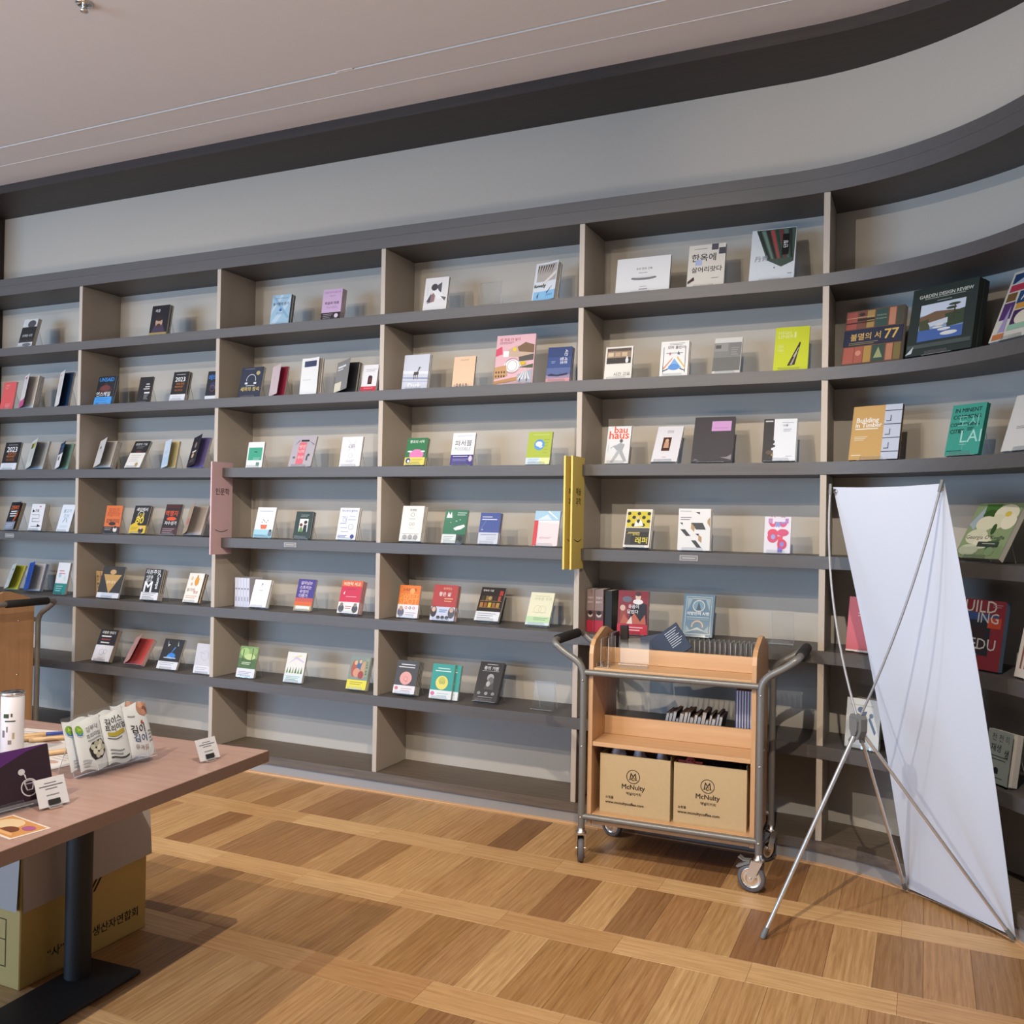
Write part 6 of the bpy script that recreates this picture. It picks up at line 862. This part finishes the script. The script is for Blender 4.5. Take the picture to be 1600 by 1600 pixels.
POUCHA = [('e', .17, .80, .145, .13, 'e8ecec'), ('e', .17, .80, .125, .115, '7aa83c'), ('p', [(.06, .76), (.28, .76), (.25, .70), (.17, .685), (.09, .70)], '3c7ab8'), ('t', 'Jo', .18, .83, .12, 'd8e468', 1, 0), ('t', '김부각', .62, .80, .46, '8c9096', 1, 0), ('t', '프리미엄', .62, .67, .52, '7c8086', 1, 0), ('k', .38, .88, .58, 1, 1, 'a0a4aa', .02), ('p', [(.36, .42), (.40, .28), (.52, .20), (.80, .20), (.94, .28), (.98, .42), (.86, .54), (.50, .54)], '35302f')]+[('e', u, v, .085, .055, c) for u, v, c in ((.50, .45, 'c8c6b4'), (.64, .49, 'b4b2a2'), (.80, .47, 'd0cebe'), (.56, .36, 'dcdacc'), (.72, .40, 'e2e0d4'), (.87, .37, 'bcbaa8'), (.64, .28, 'c4c2b2'), (.78, .29, 'd4d2c4'))]+[('k', .1, .4, .17, 3, .05, '9a9ea6', .015)]
POUCHB = [('t', '김이스', .5, .84, .72, '1c1c1e', 1, 0), ('t', '프리미엄', .52, .70, .84, '1c1c1e', 1, 0), ('r', .16, .54, .86, .62, 'b4a33c'), ('k', .12, .7, .48, 1, 1, '6a6e74', .02), ('k', .14, .7, .24, 2, .07, '8a8e94', .022), ('k', .14, .9, .09, 1, 1, '3c4046', .03)]
POUCHC = [('e', .80, .88, .26, .15, 'b88a72'), ('e', .72, .93, .10, .06, 'd8a48a'), ('e', .88, .84, .11, .07, '8a5a4a'), ('e', .80, .78, .10, .06, 'c8917a'), ('k', .12, .4, .78, 1, 1, '9a9ea6', .02), ('t', '김이', .42, .53, .56, '2a2a2e', 1, 0), ('t', '김이', .45, .36, .52, '3c4a86', 1, 0), ('r', .58, .60, .66, .66, 'b05038'), ('t', '유과김', .45, .18, .50, '8a5a4c', 0, 0), ('k', .80, .98, .42, 4, .06, '8a8e8a', .018)]
for k, dx, nm in ((1, -.0215, 'rear'), (0, 0, 'front')):
    for i, (yy, w, h, els, nm2) in enumerate(((-2.303, .084, .136, POUCHA, 'silver pouch with a green and blue badge and a bowl of rolls'), (-2.221, .076, .140, POUCHB, 'white pouch with black lettering and a gold bar'), (-2.143, .080, .150, POUCHC, 'pale pouch with brown snack rolls at its corner'))):
        pouch('snack_pouch', nm2+(', front row' if k == 0 else ', hidden rear row'), w, h, .008, 2.838+dx+.004*i*(1-k), yy-(.012 if k else 0), -4, 20, els)
stand(2.8605, -2.232, .7201, 90-4, .215, .10, 20, .0645, 'clear acrylic stand holding the snack pouches on the table')
stand(2.905, -2.640, .7201, 90-7, .17, .09, 16, .034, 'clear acrylic stand holding the purple coffee box on the table')
pb = thing('coffee_box', 'dark purple coffee box with a white cup drawing at the table edge', 'box', on_table(2.886, -2.744, .738), (math.radians(-16), 0, EAST+math.radians(-7)))
MB().bbox(0, .25, 0, .030, 0, .125, .002, 0, lin('33212e')).obj('box_body', 'ink', pb)
art(MB(), [('p', [(0, 1), (1, 1), (.78, .93), (.5, .72), (.2, .62), (0, .58)], '5a2a72'), ('o', .76, .25, .085, .012, 'd8d4dc'), ('e', .76, .26, .065, .11, '33212e'), ('e', .76, .34, .05, .045, 'd8d4dc'), ('e', .76, .345, .036, .028, '33212e'), ('p', [(.71, .33), (.81, .33), (.79, .2), (.73, .2)], 'bdb8c2'), ('p', [(.725, .315), (.795, .315), (.78, .215), (.74, .215)], '33212e'), ('e', .70, .56, .034, .06, 'd8d4dc'), ('p', [(.715, .53), (.735, .5), (.74, .42), (.73, .42)], 'd8d4dc')], .25, .125).obj('box_print', 'ink', pb)
pc = thing('photo_card', 'glossy card with an orange food photo lying on the table corner', 'card', on_table(2.905, -2.700), (0, 0, TYW-math.radians(12)))
MB().bbox(0, .155, 0, .092, 0, .0008, .0002, 0, lin('f2e4d8')).obj('card', 'ink', pc)
art(MB(), [('r', .04, .06, .96, .94, 'd89a5c'), ('e', .35, .6, .25, .3, 'ecd0a8'), ('e', .6, .35, .16, .2, '7a4a34'), ('e', .25, .25, .14, .14, '4a2c22'), ('e', .78, .66, .12, .14, 'b0608e'), ('p', [(.1, .1), (.9, .12), (.8, .25), (.2, .22)], 'e8b478')], .155, .092, X=Matrix.Translation((0, 0, .0008)) @ Matrix.Rotation(-math.pi/2, 4, 'X'), y0=.0002).obj('card_print', 'ink', pc)
for i, (x, y, h) in enumerate(((2.452, -2.262, .183), (2.392, -2.304, .186))):
    cn = thing('tin', ['tall white printed tin in front on the table', 'second tall white tin behind the first at the table edge'][i], 'tin', on_table(x, y, .7216), (0, 0, i*1.1), 'white tins on the display table')
    MB().lathe([(.0001, 0), (.029, 0), (.031, .003), (.031, h-.004), (.029, h), (.0001, h)], 32).obj('tin_body', mat('tin_white', (.74, .73, .77), .3, coat=.4), cn)
    MB().lathe([(.0295, h-.006), (.0325, h-.006), (.0325, h), (.0305, h+.003), (.027, h+.001), (.0001, h+.001)], 32).obj('lid', 'chrome', cn)
    pm = MB()
    for a0, z0, aw, zh, c in ((-.2, .115, .5, .012, '4c5a44'), (-.05, .104, .9, .004, '4a4a4a'), (.45, .118, .16, .010, '5a5a52'), (-.3, .06, .25, .02, '8a8288'), (.25, .04, .3, .012, '9a8a84'), (.1, .075, .12, .016, '7a7278'), (.6, .055, .2, .018, 'c8b49a')):
        k = 6; vs = [(.0312*math.cos(a0+aw*j/k), .0312*math.sin(a0+aw*j/k), z) for z in (z0, z0+zh) for j in range(k+1)]
        pm.add(vs, [(j, j+1, j+k+2, j+k+1) for j in range(k)], 0, lin(c), True, Matrix.Rotation(-1.25, 4, 'Z'))
    pm.obj('tin_print', 'dull', cn)
for i, (x, y, yw, w, h, lab) in enumerate(((2.215, -2.21, 10, .30, .21, 'white leaflet lying under the bamboo pens'), (2.42, -2.30, -6, .25, .17, 'white leaflet nearest the snack pouches'))):
    lf = thing('leaflet', lab, 'leaflet', on_table(x, y, .7202+.0006*i), (0, 0, math.radians(yw)))
    MB().bbox(0, w, 0, h, 0, .0005, .0001, 0, lin('e8e4e0')).obj('sheet', 'dull', lf)
    art(MB(), [('k', .1, .5, .8, 4, .1, 'b8b0b0', .03), ('e', .7, .4, .1, .08, 'c8a8a0'), ('k', .55, .9, .75, 3, .1, 'c8c0c0', .03)], w, h, X=Matrix.Translation((0, 0, .0005)) @ Matrix.Rotation(-math.pi/2, 4, 'X'), y0=.0002).obj('sheet_print', 'dull', lf)
M['bamboo'] = mat('bamboo', (.52, .34, .18), .45, noise=((40, 40, 40), .12)); M['blue'] = mat('blue_plastic', (.03, .06, .30), .35)
for i, (x, y, a, L, col, lab) in enumerate(((2.265, -2.165, 58, .13, 1, 'bamboo pen with a blue tip, farthest on the leaflets'), (2.36, -2.135, 52, .11, 1, 'bamboo pen with a blue tip, middle of the leaflets'), (2.30, -2.19, 58, .10, 0, 'short plain bamboo pen beside the white tin'), (2.535, -2.225, 62, .09, 0, 'plain bamboo pen nearest the purple box'))):
    p = thing('pen', lab, 'pen', on_table(x, y, .7290 if i < 3 else .7295), (0, 0, math.radians(a)), 'bamboo pens on the leaflets')
    MB().tube([(0, 0, 0), (.006, 0, 0), (L-.006, 0, 0), (L, 0, 0)], [.005, .0075, .0075, .005], 12).obj('barrel', 'bamboo', p)
    MB().tube([(L, 0, 0), (L+(.05 if col else .015), 0, -.001), (L+(.058 if col else .02), 0, -.001)], [.0055, .0048, .002], 10).obj('tip', 'blue' if col else 'bamboo', p)
# ------------------------------------------------------------------ ceiling sprinkler
sp = thing('sprinkler', 'small chrome sprinkler head on the pale ceiling', 'sprinkler', (1.637, -1.385, 3.542))
MB().lathe([(.034, 0), (.036, -.003), (.030, -.008), (.012, -.010)], 24).obj('rosette', 'chrome', sp)
MB().lathe([(.011, -.008), (.011, -.022), (.016, -.030), (.016, -.036), (.0001, -.040)], 16).obj('nozzle', 'chrome', sp)
